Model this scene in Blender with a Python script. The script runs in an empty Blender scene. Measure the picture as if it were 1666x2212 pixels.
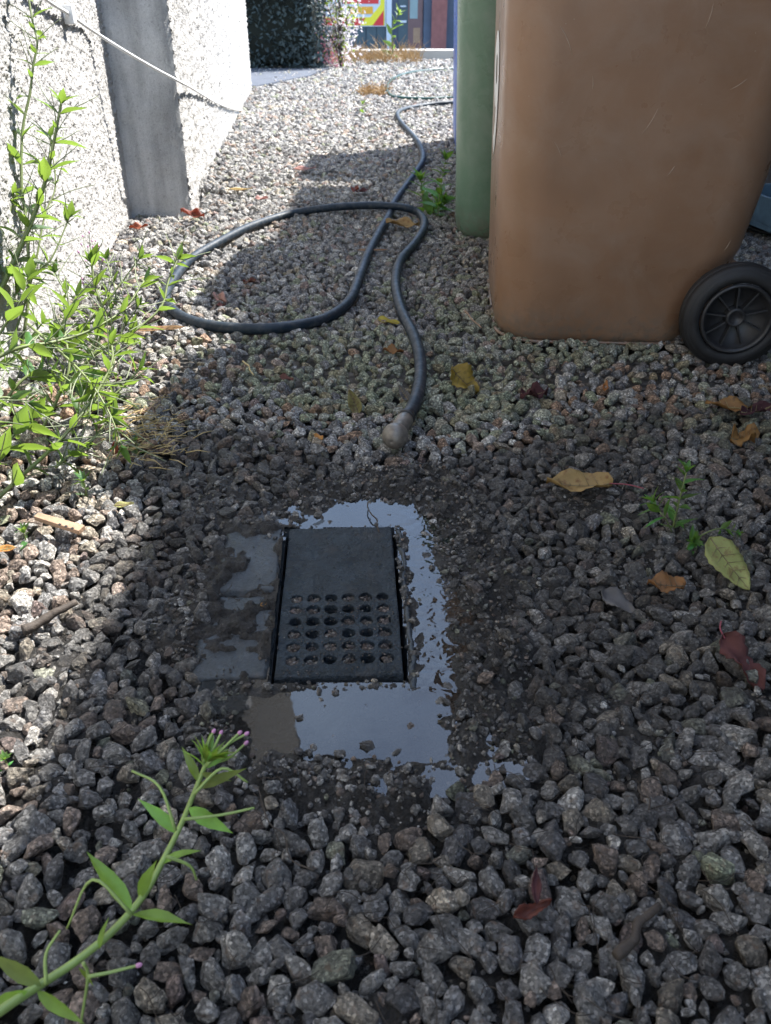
import bpy, bmesh, math, random
import numpy as np
from mathutils import Vector, Matrix, Euler

R = math.radians
rnd = random.Random(7)
rng = np.random.default_rng(11)
scene = bpy.context.scene
COL = scene.collection

# ------------------------------------------------------------------ camera
CAM_H = 0.62
PITCH = R(31.8)
FPX = 1820.0
SP, CP = math.sin(PITCH), math.cos(PITCH)
cam_data = bpy.data.cameras.new('camera')
cam = bpy.data.objects.new('camera', cam_data); COL.objects.link(cam)
cam.location = (0, 0, CAM_H)
cam.rotation_euler = (R(90) - PITCH, 0, 0)
cam_data.sensor_fit = 'VERTICAL'; cam_data.sensor_height = 36.0; cam_data.sensor_width = 36.0
cam_data.lens = FPX / 2212.0 * 36.0
cam_data.clip_start = 0.02; cam_data.clip_end = 1500
cam_data.dof.use_dof = True
cam_data.dof.focus_distance = 1.12
cam_data.dof.aperture_fstop = 13.0
scene.camera = cam

# ------------------------------------------------------------------ light
SUN_AZ = R(46)      # from +Y towards +X
SUN_EL = R(51)
world = bpy.data.worlds.new('World'); scene.world = world
world.use_nodes = True
wn = world.node_tree; wn.nodes.clear()
wo = wn.nodes.new('ShaderNodeOutputWorld'); bg = wn.nodes.new('ShaderNodeBackground')
sky = wn.nodes.new('ShaderNodeTexSky'); sky.sky_type = 'NISHITA'; sky.sun_disc = False
sky.sun_elevation = SUN_EL; sky.sun_rotation = SUN_AZ
sky.air_density = 1.0; sky.dust_density = 0.5; sky.ozone_density = 1.0
# broken white cloud over the blue
wtc = wn.nodes.new('ShaderNodeTexCoord'); wno = wn.nodes.new('ShaderNodeTexNoise')
wno.inputs['Scale'].default_value = 2.2; wno.inputs['Detail'].default_value = 6; wno.inputs['Roughness'].default_value = 0.55
wrp = wn.nodes.new('ShaderNodeValToRGB'); wrp.color_ramp.elements[0].position = 0.42; wrp.color_ramp.elements[1].position = 0.72
wmx = wn.nodes.new('ShaderNodeMix'); wmx.data_type = 'RGBA'
wmul = wn.nodes.new('ShaderNodeMath'); wmul.operation = 'MULTIPLY'; wmul.inputs[1].default_value = 0.40
wn.links.new(wtc.outputs['Generated'], wno.inputs['Vector'])
wn.links.new(wno.outputs['Fac'], wrp.inputs[0]); wn.links.new(wrp.outputs[0], wmul.inputs[0])
wn.links.new(wmul.outputs[0], wmx.inputs[0]); wn.links.new(sky.outputs[0], wmx.inputs[6])
wmx.inputs[7].default_value = (7.0, 8.6, 10.8, 1)
wn.links.new(wmx.outputs[2], bg.inputs[0]); bg.inputs[1].default_value = 0.112
wn.links.new(bg.outputs[0], wo.inputs[0])

sd = bpy.data.lights.new('sun', 'SUN'); sun = bpy.data.objects.new('sun', sd); COL.objects.link(sun)
sd.energy = 3.2; sd.angle = R(0.53); sd.color = (1.0, 0.965, 0.91)
tosun = Vector((math.sin(SUN_AZ) * math.cos(SUN_EL), math.cos(SUN_AZ) * math.cos(SUN_EL), math.sin(SUN_EL)))
sun.rotation_euler = tosun.to_track_quat('Z', 'Y').to_euler()
sun.location = (3, 4, 8)

vs = scene.view_settings
vs.view_transform = 'Standard'; vs.look = 'None'; vs.gamma = 1.0; vs.use_curve_mapping = False
vs.exposure = 2.15
scene.render.engine = 'CYCLES'
scene.cycles.max_bounces = 8; scene.cycles.diffuse_bounces = 4; scene.cycles.transparent_max_bounces = 12
scene.cycles.caustics_reflective = False; scene.cycles.caustics_refractive = False
scene.cycles.sample_clamp_indirect = 6.0
try:
    scene.cycles.use_denoising = True
except Exception:
    pass

# ------------------------------------------------------------------ pixel -> place (photo measured at 1666 x 2212)
def ray(px, py):
    x = (px - 833) / FPX; y = (py - 1106) / FPX
    return x, CP - y * SP, -SP - y * CP
def G(px, py, z=0.0):
    """point at height z under this pixel"""
    x, yy, zz = ray(px, py)
    t = (z - CAM_H) / zz
    return Vector((x * t, yy * t, z))
def D(px, py, t):
    """point at distance t along the optical axis"""
    x, yy, zz = ray(px, py)
    return Vector((x * t, yy * t, CAM_H + zz * t))
def AY(px, py, Y):
    x, yy, zz = ray(px, py)
    t = Y / yy
    return Vector((x * t, Y, CAM_H + zz * t))

# ------------------------------------------------------------------ noise in numpy
def _hash(ix, iy, seed):
    h = (ix.astype(np.int64) * 374761393 + iy.astype(np.int64) * 668265263 + seed * 1442695041) & 0xffffffff
    h = ((h ^ (h >> 13)) * 1274126177) & 0xffffffff
    h = h ^ (h >> 16)
    return (h & 0xffff) / 65535.0
def vnoise(x, y, seed=0):
    ix = np.floor(x); iy = np.floor(y); fx = x - ix; fy = y - iy
    u = fx * fx * (3 - 2 * fx); v = fy * fy * (3 - 2 * fy)
    a = _hash(ix, iy, seed); b = _hash(ix + 1, iy, seed); c = _hash(ix, iy + 1, seed); d = _hash(ix + 1, iy + 1, seed)
    return (a + (b - a) * u) * (1 - v) + (c + (d - c) * u) * v
def fbm(x, y, octv=4, seed=0):
    s = 0; amp = 0.5; tot = 0
    for o in range(octv):
        s = s + vnoise(x, y, seed + o * 17) * amp; tot += amp
        x = x * 2.03 + 3.1; y = y * 2.03 + 7.7; amp *= 0.5
    return s / tot
def sstep(a, b, x):
    t = np.clip((x - a) / (b - a), 0, 1)
    return t * t * (3 - 2 * t)
def poly_sdf(pts, x, y):
    """signed distance, negative inside"""
    x = np.asarray(x, float); y = np.asarray(y, float)
    d = np.full(x.shape, 1e9); inside = np.zeros(x.shape, bool)
    n = len(pts)
    for i in range(n):
        ax, ay = pts[i]; bx, by = pts[(i + 1) % n]
        ex, ey = bx - ax, by - ay
        t = np.clip(((x - ax) * ex + (y - ay) * ey) / (ex * ex + ey * ey + 1e-12), 0, 1)
        d = np.minimum(d, np.hypot(x - ax - ex * t, y - ay - ey * t))
        cond = ((ay > y) != (by > y))
        with np.errstate(divide='ignore', invalid='ignore'):
            xi = (bx - ax) * (y - ay) / (by - ay) + ax
        inside ^= (cond & (x < xi))
    return np.where(inside, -d, d)
def wpoly(pxs, z=0.0):
    return [tuple(G(a, b, z)[:2]) for a, b in pxs]

# ------------------------------------------------------------------ mesh helpers
def mesh_np(name, V, F, mat=None, smooth=False, cols=None, parent=None, loc=None):
    """V (n,3); F (m,k) array of tris or quads"""
    V = np.asarray(V, np.float32); F = np.asarray(F, np.int32)
    me = bpy.data.meshes.new(name)
    me.vertices.add(len(V)); me.vertices.foreach_set('co', V.ravel())
    k = F.shape[1]
    me.loops.add(F.size); me.loops.foreach_set('vertex_index', F.ravel())
    me.polygons.add(len(F))
    me.polygons.foreach_set('loop_start', np.arange(0, F.size, k, dtype=np.int32))
    me.polygons.foreach_set('loop_total', np.full(len(F), k, np.int32))
    me.polygons.foreach_set('use_smooth', np.full(len(F), smooth, bool))
    me.update(calc_edges=True)
    if cols is not None:
        a = me.color_attributes.new('col', 'FLOAT_COLOR', 'POINT')
        a.data.foreach_set('color', np.asarray(cols, np.float32).ravel())
    if mat: me.materials.append(mat)
    o = bpy.data.objects.new(name, me); COL.objects.link(o)
    if parent: o.parent = parent
    if loc is not None: o.location = loc
    return o
def obj_bm(name, bm, mat=None, parent=None, smooth=False, loc=None, rot=None):
    me = bpy.data.meshes.new(name)
    bmesh.ops.recalc_face_normals(bm, faces=bm.faces[:])
    bm.to_mesh(me); bm.free()
    if smooth:
        for p in me.polygons: p.use_smooth = True
    if mat: me.materials.append(mat)
    o = bpy.data.objects.new(name, me); COL.objects.link(o)
    if parent: o.parent = parent
    if loc is not None: o.location = loc
    if rot is not None: o.rotation_euler = rot
    return o
def link_me(name, me, parent=None, M=None):
    o = bpy.data.objects.new(name, me); COL.objects.link(o)
    if parent: o.parent = parent
    if M is not None: o.matrix_basis = M
    return o
def tag(o, label=None, cat=None, group=None, kind=None):
    if label: o['label'] = label
    if cat: o['category'] = cat
    if group: o['group'] = group
    if kind: o['kind'] = kind
    return o
def empty(name, loc=(0, 0, 0), rz=0.0):
    o = bpy.data.objects.new(name, None); COL.objects.link(o)
    o.location = loc; o.rotation_euler = (0, 0, rz); o.empty_display_size = 0.05
    return o
def bx(bm, x0, x1, y0, y1, z0, z1, bev=0.0):
    n0 = len(bm.verts)
    r = bmesh.ops.create_cube(bm, size=1.0)
    for v in r['verts']:
        v.co = Vector(((x0 + x1) / 2 + v.co.x * (x1 - x0), (y0 + y1) / 2 + v.co.y * (y1 - y0), (z0 + z1) / 2 + v.co.z * (z1 - z0)))
    if bev > 0:
        es = list({e for v in r['verts'] for e in v.link_edges})
        bmesh.ops.bevel(bm, geom=es, offset=bev, segments=2, affect='EDGES', profile=0.6)
def catmull(pts, n=8):
    pts = [np.array(p, float) for p in pts]
    P = [2 * pts[0] - pts[1]] + pts + [2 * pts[-1] - pts[-2]]
    out = []
    for i in range(1, len(P) - 2):
        for k in range(n):
            t = k / n
            p0, p1, p2, p3 = P[i - 1], P[i], P[i + 1], P[i + 2]
            out.append(0.5 * ((2 * p1) + (-p0 + p2) * t + (2 * p0 - 5 * p1 + 4 * p2 - p3) * t * t + (-p0 + 3 * p1 - 3 * p2 + p3) * t ** 3))
    out.append(pts[-1])
    return np.array(out)
def tube(path, rad, sides=8):
    path = np.asarray(path, float); n = len(path)
    rad = np.broadcast_to(np.asarray(rad, float), (n,))
    T = np.gradient(path, axis=0); T /= (np.linalg.norm(T, axis=1, keepdims=True) + 1e-9)
    up = np.array([0.0, 0.0, 1.0])
    if abs(T[0] @ up) > 0.9: up = np.array([1.0, 0, 0])
    N = np.zeros_like(T)
    nn = up - T[0] * (up @ T[0]); N[0] = nn / np.linalg.norm(nn)
    for i in range(1, n):
        nn = N[i - 1] - T[i] * (N[i - 1] @ T[i]); N[i] = nn / (np.linalg.norm(nn) + 1e-9)
    B = np.cross(T, N)
    a = np.arange(sides) * 2 * math.pi / sides
    V = path[:, None, :] + rad[:, None, None] * (np.cos(a)[None, :, None] * N[:, None, :] + np.sin(a)[None, :, None] * B[:, None, :])
    V = V.reshape(-1, 3)
    F = []
    for i in range(n - 1):
        for k in range(sides):
            k2 = (k + 1) % sides
            F.append((i * sides + k, i * sides + k2, (i + 1) * sides + k2, (i + 1) * sides + k))
    V = np.vstack([V, path[0], path[-1]])
    for k in range(sides):
        k2 = (k + 1) % sides
        F.append((n * sides, k2, k, k)); F.append((n * sides + 1, (n - 1) * sides + k, (n - 1) * sides + k2, (n - 1) * sides + k2))
    return V, F
def clean_faces(F):
    return [tuple(f[:3]) if f[2] == f[3] else tuple(f) for f in F]
def mesh_py(name, V, F, mat=None, smooth=True, parent=None, loc=None, mats=None):
    me = bpy.data.meshes.new(name)
    me.from_pydata([tuple(v) for v in V], [], clean_faces(F) if len(F) and len(F[0]) == 4 else F)
    me.update()
    if smooth: me.polygons.foreach_set('use_smooth', [True] * len(me.polygons))
    if mat: me.materials.append(mat)
    o = bpy.data.objects.new(name, me); COL.objects.link(o)
    if parent: o.parent = parent
    if loc is not None: o.location = loc
    return o
def join_vf(parts):
    VV, FF, o = [], [], 0
    for V, F in parts:
        VV.append(np.asarray(V)); FF += [tuple(i + o for i in f) for f in F]; o += len(V)
    return np.vstack(VV), FF
def lathe(profile, seg=32):
    """profile [(r, a)] turned about the local Y axis -> V, F"""
    V = []; F = []
    n = len(profile)
    for s in range(seg):
        th = 2 * math.pi * s / seg
        for r, a in profile:
            V.append((r * math.cos(th), a, r * math.sin(th)))
    for s in range(seg):
        s2 = (s + 1) % seg
        for i in range(n - 1):
            F.append((s * n + i, s2 * n + i, s2 * n + i + 1, s * n + i + 1))
    return V, F

# ------------------------------------------------------------------ materials
class NT:
    def __init__(s, name):
        s.m = bpy.data.materials.new(name); s.m.use_nodes = True
        s.t = s.m.node_tree; s.t.nodes.clear()
        s.out = s.t.nodes.new('ShaderNodeOutputMaterial')
        s.geo = s.t.nodes.new('ShaderNodeNewGeometry')
        s.tc = s.t.nodes.new('ShaderNodeTexCoord')
        s.pos = s.geo.outputs['Position']
    def n(s, ty, **kw):
        nd = s.t.nodes.new(ty)
        for k, v in kw.items(): setattr(nd, k, v)
        return nd
    def l(s, a, b): s.t.links.new(a, b)
    def val(s, inp, v):
        if hasattr(v, 'is_linked') or isinstance(v, bpy.types.NodeSocket): s.l(v, inp)
        else: inp.default_value = v
    def noise(s, scale, detail=4, rough=0.55, vec=None, dist=0.0, out='Fac'):
        nd = s.n('ShaderNodeTexNoise'); nd.inputs['Scale'].default_value = scale
        nd.inputs['Detail'].default_value = detail; nd.inputs['Roughness'].default_value = rough
        nd.inputs['Distortion'].default_value = dist
        s.l(vec or s.pos, nd.inputs['Vector'])
        return nd.outputs[out]
    def voro(s, scale, vec=None, feature='F1', out='Distance'):
        nd = s.n('ShaderNodeTexVoronoi', feature=feature); nd.inputs['Scale'].default_value = scale
        s.l(vec or s.pos, nd.inputs['Vector'])
        return nd.outputs[out]
    def ramp(s, fac, stops):
        nd = s.n('ShaderNodeValToRGB'); cr = nd.color_ramp
        while len(cr.elements) < len(stops): cr.elements.new(0.5)
        for e, (p, c) in zip(cr.elements, stops):
            e.position = p
            e.color = (c, c, c, 1) if isinstance(c, (int, float)) else (*c, 1)
        s.l(fac, nd.inputs[0]); return nd.outputs[0]
    def mix(s, fac, a, b, mode='MIX'):
        nd = s.n('ShaderNodeMix', data_type='RGBA', blend_type=mode)
        s.val(nd.inputs[0], fac)
        for inp, v in ((nd.inputs[6], a), (nd.inputs[7], b)):
            if isinstance(v, tuple) and len(v) == 3: v = (*v, 1)
            s.val(inp, v)
        return nd.outputs[2]
    def math(s, op, a, b=0.0):
        nd = s.n('ShaderNodeMath', operation=op); s.val(nd.inputs[0], a); s.val(nd.inputs[1], b)
        return nd.outputs[0]
    def bump(s, h, strength=0.5, dist=0.002, nrm=None):
        nd = s.n('ShaderNodeBump'); nd.inputs['Strength'].default_value = strength; nd.inputs['Distance'].default_value = dist
        s.l(h, nd.inputs['Height'])
        if nrm is not None: s.l(nrm, nd.inputs['Normal'])
        return nd.outputs[0]
    def bsdf(s, col, rough=0.6, nrm=None, metal=0.0, spec=0.5, coat=0.0, coatr=0.1, ior=1.5):
        p = s.n('ShaderNodeBsdfPrincipled')
        if isinstance(col, tuple) and len(col) == 3: col = (*col, 1)
        s.val(p.inputs['Base Color'], col); s.val(p.inputs['Roughness'], rough)
        p.inputs['Metallic'].default_value = metal; p.inputs['IOR'].default_value = ior; s.val(p.inputs['Specular IOR Level'], spec)
        s.val(p.inputs['Coat Weight'], coat); p.inputs['Coat Roughness'].default_value = coatr
        if nrm is not None: s.l(nrm, p.inputs['Normal'])
        return p.outputs[0]
    def done(s, sh): s.l(sh, s.out.inputs[0]); return s.m

def m_stone():
    t = NT('granite_chips')
    at = t.n('ShaderNodeAttribute'); at.attribute_name = 'col'
    col = at.outputs['Color']; wet = at.outputs['Alpha']
    n1 = t.noise(230, 6, 0.72); n2 = t.noise(70, 3, 0.6)
    sp = t.ramp(n1, [(0.34, 0.22), (0.47, 0.75), (0.56, 1.25), (0.66, 2.5)])
    vc = t.n('ShaderNodeTexVoronoi'); vc.inputs['Scale'].default_value = 430; t.l(t.pos, vc.inputs['Vector'])
    sx = t.n('ShaderNodeSeparateColor'); t.l(vc.outputs['Color'], sx.inputs[0])
    cry = t.ramp(sx.outputs[0], [(0.12, 0.25), (0.45, 0.85), (0.78, 1.3), (0.92, 3.0)])
    c = t.mix(1.0, col, t.mix(0.55, sp, cry), 'MULTIPLY')
    # rusty / pale mineral patches
    pt = t.ramp(t.noise(110, 3, 0.5, dist=0.6), [(0.60, 0.0), (0.68, 0.45)])
    c = t.mix(pt, c, (0.38, 0.24, 0.15))
    # mud film on the wet stones
    mud = t.math('MULTIPLY', t.ramp(n2, [(0.36, 0.85), (0.60, 0.15)]), wet)
    wcol = t.mix(wet, c, t.mix(1.0, c, (0.30, 0.292, 0.285), 'MULTIPLY'))
    c2 = t.mix(mud, wcol, t.mix(1.0, t.mix(0.35, sp, cry), (0.062, 0.060, 0.057), 'MULTIPLY'))
    rough = t.mix(wet, (0.9, 0.9, 0.9), t.ramp(t.noise(160, 3), [(0.38, 0.16), (0.62, 0.68)]))
    h = t.math('ADD', t.noise(300, 6, 0.75), t.math('MULTIPLY', t.noise(110, 3, 0.6), 1.0))
    nb = t.bump(h, 1.0, 0.0080)
    return t.done(t.bsdf(c2, rough, nb, spec=t.math('ADD', 0.35, t.math('MULTIPLY', wet, 0.5))))
def m_mud():
    t = NT('wet_mud')
    n = t.noise(60, 6, 0.65); g = t.noise(420, 4, 0.7)
    c = t.ramp(n, [(0.3, (0.020, 0.019, 0.018)), (0.55, (0.042, 0.039, 0.036)), (0.75, (0.075, 0.067, 0.058))])
    c = t.mix(1.0, c, t.ramp(g, [(0.3, 0.5), (0.7, 1.6)]), 'MULTIPLY')
    spk = t.ramp(t.voro(170), [(0.1, 0.75), (0.28, 0.0)])
    spm = t.ramp(t.noise(45, 3), [(0.52, 0.0), (0.62, 0.6)])
    c = t.mix(t.math('MULTIPLY', spk, spm), c, (0.22, 0.19, 0.16))
    rough = t.ramp(t.noise(35, 4), [(0.4, 0.16), (0.62, 0.50)])
    h = t.math('ADD', t.noise(300, 6, 0.75), t.math('MULTIPLY', t.noise(80, 4, 0.6), 1.5))
    return t.done(t.bsdf(c, rough, t.bump(h, 1.0, 0.006), spec=0.5))
def m_ground():
    t = NT('ground_earth')
    n = t.noise(40, 5, 0.65); v = t.voro(45)
    c = t.ramp(n, [(0.3, (0.10, 0.09, 0.08)), (0.7, (0.30, 0.28, 0.25))])
    c = t.mix(1.0, c, t.ramp(v, [(0.1, 1.15), (0.6, 0.5)]), 'MULTIPLY')
    return t.done(t.bsdf(c, 0.95, t.bump(v, 0.8, 0.01)))
def m_water():
    t = NT('puddle_water')
    at = t.n('ShaderNodeAttribute'); at.attribute_name = 'col'
    lw = t.n('ShaderNodeFresnel'); lw.inputs['IOR'].default_value = 1.62
    r1 = t.noise(26, 2, 0.5); r2 = t.noise(48, 2, 0.45, dist=0.5)
    rip = t.math('MULTIPLY', t.math('MULTIPLY', r2, 0.6), at.outputs['Fac'])
    h = t.math('ADD', t.math('MULTIPLY', r1, 0.12), rip)
    b = t.bump(h, 0.5, 0.004)
    t.l(b, lw.inputs['Normal'])
    gl = t.n('ShaderNodeBsdfGlossy'); gl.inputs['Roughness'].default_value = 0.015; gl.inputs['Color'].default_value = (1, 1, 1, 1)
    t.l(b, gl.inputs['Normal'])
    tr = t.n('ShaderNodeBsdfTransparent'); tr.inputs['Color'].default_value = (0.80, 0.77, 0.72, 1)
    dm = t.n('ShaderNodeBsdfDiffuse'); dm.inputs['Color'].default_value = (0.030, 0.030, 0.028, 1)
    sil = t.n('ShaderNodeMixShader'); sil.inputs[0].default_value = 0.45     # silt hanging in the water
    t.l(tr.outputs[0], sil.inputs[1]); t.l(dm.outputs[0], sil.inputs[2])
    mx = t.n('ShaderNodeMixShader'); t.l(lw.outputs[0], mx.inputs[0]); t.l(sil.outputs[0], mx.inputs[1]); t.l(gl.outputs[0], mx.inputs[2])
    return t.done(mx.outputs[0])
def m_slab(name, base, rough=(0.25, 0.6), sc=1.0, bstr=0.6, stain_amt=0.6, bd=0.003):
    t = NT(name)
    n = t.noise(22 * sc, 6, 0.7); f = t.noise(260 * sc, 5, 0.7)
    c = t.ramp(n, [(0.3, tuple(0.6 * b for b in base)), (0.55, base), (0.8, tuple(1.7 * b for b in base))])
    c = t.mix(1.0, c, t.ramp(f, [(0.3, 0.62), (0.7, 1.45)]), 'MULTIPLY')
    stain = t.ramp(t.noise(34, 4, 0.6), [(0.58, 0.0), (0.68, stain_amt)])
    c = t.mix(stain, c, (0.10, 0.085, 0.075))
    rg = t.ramp(t.noise(50, 4), [(0.35, rough[0]), (0.7, rough[1])])
    h = t.math('ADD', t.noise(150 * sc, 6, 0.72), t.math('MULTIPLY', t.noise(40 * sc, 4, 0.6), 1.6))
    return t.done(t.bsdf(c, rg, t.bump(h, bstr, bd), spec=0.5, ior=1.45))
def m_plain(name, col, rough=0.5, var=0.12, sc=12, bump=0.0, bsc=200, metal=0.0, spec=0.5):
    t = NT(name)
    n = t.noise(sc, 5, 0.6)
    c = t.mix(1.0, (*col, 1), t.ramp(n, [(0.25, 1 - var), (0.75, 1 + var)]), 'MULTIPLY')
    nr = t.bump(t.noise(bsc, 4, 0.6), bump, 0.002) if bump > 0 else None
    return t.done(t.bsdf(c, rough, nr, metal=metal, spec=spec))
def m_bin(name, col, dust=(0.30, 0.25, 0.20), dirt=0.30):
    t = NT(name)
    n = t.noise(5, 5, 0.6); c = t.mix(1.0, (*col, 1), t.ramp(n, [(0.3, 0.86), (0.7, 1.12)]), 'MULTIPLY')
    # dusty film and small pale scuffs
    d = t.ramp(t.noise(9, 6, 0.7, dist=0.5), [(0.42, 0.0), (0.75, dirt)])
    c = t.mix(d, c, dust)
    sz = t.n('ShaderNodeSeparateXYZ'); t.l(t.pos, sz.inputs[0])
    splash = t.math('MULTIPLY', t.ramp(sz.outputs[2], [(0.015, 0.85), (0.11, 0.0)]), t.ramp(t.noise(70, 5, 0.7), [(0.42, 0.0), (0.6, 1.0)]))
    c = t.mix(splash, c, (0.16, 0.135, 0.11))
    sp = t.ramp(t.voro(70), [(0.035, 0.7), (0.06, 0.0)])
    spm = t.ramp(t.noise(14, 2), [(0.55, 0.0), (0.6, 1.0)])
    c = t.mix(t.math('MULTIPLY', sp, spm), c, (0.42, 0.36, 0.29))
    rg = t.ramp(t.noise(14, 5), [(0.3, 0.24), (0.7, 0.40)])
    h = t.noise(500, 3, 0.6)
    return t.done(t.bsdf(c, rg, t.bump(h, 0.12, 0.0006), spec=0.45))
def m_leaf(name, col, trans=(0.35, 0.6, 0.03), tf=0.5, rough=0.45, vein=True, spots=None):
    t = NT(name)
    n = t.noise(60, 3, 0.6)
    oi = t.n('ShaderNodeObjectInfo')
    hsv = t.n('ShaderNodeHueSaturation')
    t.l(t.math('ADD', t.math('MULTIPLY', oi.outputs['Random'], 0.06), 0.47), hsv.inputs['Hue'])
    t.l(t.math('ADD', t.math('MULTIPLY', oi.outputs['Random'], 0.9), 0.45), hsv.inputs['Value'])
    c = t.mix(1.0, (*col, 1), t.ramp(n, [(0.3, 0.75), (0.7, 1.25)]), 'MULTIPLY')
    if spots:
        c = t.mix(t.ramp(t.noise(120, 4, 0.6), [(0.52, 0.0), (0.66, 0.9)]), c, spots)
    t.l(c, hsv.inputs['Color'])
    nb = t.bump(t.noise(300, 3), 0.3, 0.001)
    p = t.bsdf(hsv.outputs[0], rough, nb, spec=0.5)
    tl = t.n('ShaderNodeBsdfTranslucent'); tl.inputs['Color'].default_value = (*trans, 1)
    mx = t.n('ShaderNodeMixShader'); mx.inputs[0].default_value = tf
    t.l(p, mx.inputs[1]); t.l(tl.outputs[0], mx.inputs[2])
    return t.done(mx.outputs[0])
def m_render(name, base, vs_=110, bstr=1.0, bd=0.006, streak=True):
    t = NT(name)
    v = t.voro(vs_); n = t.noise(7, 6, 0.65); f = t.noise(300, 4, 0.7)
    c = t.mix(1.0, (*base, 1), t.ramp(n, [(0.25, 0.72), (0.7, 1.08)]), 'MULTIPLY')
    c = t.mix(1.0, c, t.ramp(f, [(0.3, 0.8), (0.7, 1.12)]), 'MULTIPLY')
    c = t.mix(1.0, c, t.ramp(t.noise(120, 4, 0.7), [(0.34, 0.75), (0.44, 1.0)]), 'MULTIPLY')
    if streak:
        mp = t.n('ShaderNodeMapping'); mp.inputs['Scale'].default_value = (9, 9, 1.2); t.l(t.pos, mp.inputs[0])
        c = t.mix(1.0, c, t.ramp(t.noise(2.2, 5, 0.6, vec=mp.outputs[0]), [(0.3, 0.66), (0.65, 1.1)]), 'MULTIPLY')
    h = t.math('ADD', v, t.noise(160, 4, 0.6))
    return t.done(t.bsdf(c, 0.95, t.bump(h, bstr, bd), spec=0.2))

M = {}
M['stone'] = m_stone(); M['mud'] = m_mud(); M['ground'] = m_ground(); M['water'] = m_water()
M['slab'] = m_slab('wet_concrete', (0.030, 0.038, 0.044), (0.24, 0.50), stain_amt=0.35)
M['cover'] = m_slab('wet_slate_plate', (0.034, 0.050, 0.066), (0.20, 0.44), 1.0, 1.0, stain_amt=0.25, bd=0.010)
M['grey_render'] = m_render('bare_grey_render', (0.56, 0.555, 0.54), 260, 0.5, 0.002)
M['dash'] = m_render('white_pebbledash', (0.50, 0.49, 0.475), 170, 0.5, 0.004, False)
M['brown'] = m_bin('brown_bin_plastic', (0.262, 0.150, 0.088), (0.34, 0.26, 0.20), 0.40)
M['scratch'] = m_plain('pale_scratch', (0.42, 0.32, 0.24), 0.7, 0.2, 80)
M['green'] = m_bin('green_bin_plastic', (0.125, 0.215, 0.145), (0.27, 0.33, 0.27), 0.6)
M['blue'] = m_bin('blue_bin_plastic', (0.03, 0.12, 0.50), (0.3, 0.32, 0.38), 0.2)
M['rubber'] = m_plain('black_tyre_rubber', (0.016, 0.016, 0.017), 0.62, 0.3, 40, 0.3, 400)
M['rim'] = m_plain('black_wheel_plastic', (0.028, 0.028, 0.030), 0.42, 0.25, 60, 0.15, 300)
M['white'] = m_plain('white_vinyl', (0.80, 0.80, 0.78), 0.4, 0.04)
def m_hose():
    t = NT('dusty_blue_rubber')
    c = t.mix(t.ramp(t.noise(55, 6, 0.7), [(0.48, 0.0), (0.72, 0.55)]), (0.008, 0.019, 0.032), (0.11, 0.105, 0.10))
    return t.done(t.bsdf(c, t.ramp(t.noise(80, 4), [(0.3, 0.4), (0.7, 0.65)]), t.bump(t.noise(350, 4), 0.4, 0.001), spec=0.4))
M['hose'] = m_hose()
_unused = m_plain('dark_blue_rubber_hose', (0.007, 0.017, 0.030), 0.55, 0.45, 60, 0.35, 350)
M['green_hose'] = m_plain('green_pvc_hose', (0.012, 0.06, 0.05), 0.35, 0.2)
M['brass'] = m_plain('dull_metal', (0.19, 0.17, 0.145), 0.36, 0.45, 90, 0.3, 300, metal=0.3)
M['cable'] = m_plain('white_cable', (0.82, 0.82, 0.80), 0.4, 0.05)
M['leaf'] = m_leaf('willowherb_leaf', (0.045, 0.105, 0.028), (0.30, 0.46, 0.06), 0.38)
M['leaf_bright'] = m_leaf('bright_willowherb_leaf', (0.20, 0.34, 0.055), (0.45, 0.62, 0.06), 0.35)  # brighter green copy of the willowherb leaf, for the foreground spray
M['stem_bright'] = m_plain('bright_willowherb_stem', (0.26, 0.36, 0.10), 0.45, 0.2, 40)
M['leaf_shade'] = m_leaf('weed_leaf', (0.085, 0.21, 0.045), (0.30, 0.5, 0.05), 0.35)
M['stem'] = m_plain('willowherb_stem', (0.17, 0.21, 0.075), 0.5, 0.25, 30)
M['pod'] = m_plain('willowherb_pod', (0.19, 0.22, 0.12), 0.55, 0.25, 30)
M['bud'] = m_plain('pink_bud', (0.55, 0.25, 0.42), 0.5, 0.1)
M['l_tan'] = m_leaf('dead_leaf_tan', (0.42, 0.28, 0.11), (0.5, 0.3, 0.08), 0.25, 0.6, spots=(0.22, 0.10, 0.04))
M['l_olive'] = m_leaf('dead_leaf_olive', (0.26, 0.24, 0.085), (0.35, 0.3, 0.06), 0.25, 0.6, spots=(0.16, 0.09, 0.045))
M['l_brown'] = m_leaf('dead_leaf_brown', (0.22, 0.085, 0.035), (0.4, 0.12, 0.04), 0.25, 0.6, spots=(0.09, 0.04, 0.025))
M['l_red'] = m_leaf('dead_leaf_red', (0.105, 0.036, 0.034), (0.20, 0.04, 0.04), 0.15, 0.85, spots=(0.10, 0.03, 0.03))
M['l_orange'] = m_leaf('dead_leaf_orange', (0.36, 0.13, 0.045), (0.6, 0.18, 0.03), 0.3, 0.6)
M['l_pink'] = m_leaf('dead_leaf_pink', (0.50, 0.26, 0.22), (0.55, 0.25, 0.18), 0.3, 0.6)
M['l_yellow'] = m_leaf('dead_leaf_yellow', (0.42, 0.30, 0.05), (0.5, 0.36, 0.04), 0.3, 0.6, spots=(0.22, 0.17, 0.03))
M['l_vein'] = m_leaf('leaf_vein', (0.30, 0.24, 0.12), (0.3, 0.2, 0.1), 0.2, 0.6)
M['l_grey'] = m_leaf('dead_leaf_grey', (0.16, 0.15, 0.14), (0.1, 0.1, 0.09), 0.1, 0.6)
M['l_stalk'] = m_plain('red_leaf_stalk', (0.24, 0.05, 0.07), 0.5, 0.2)
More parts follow.
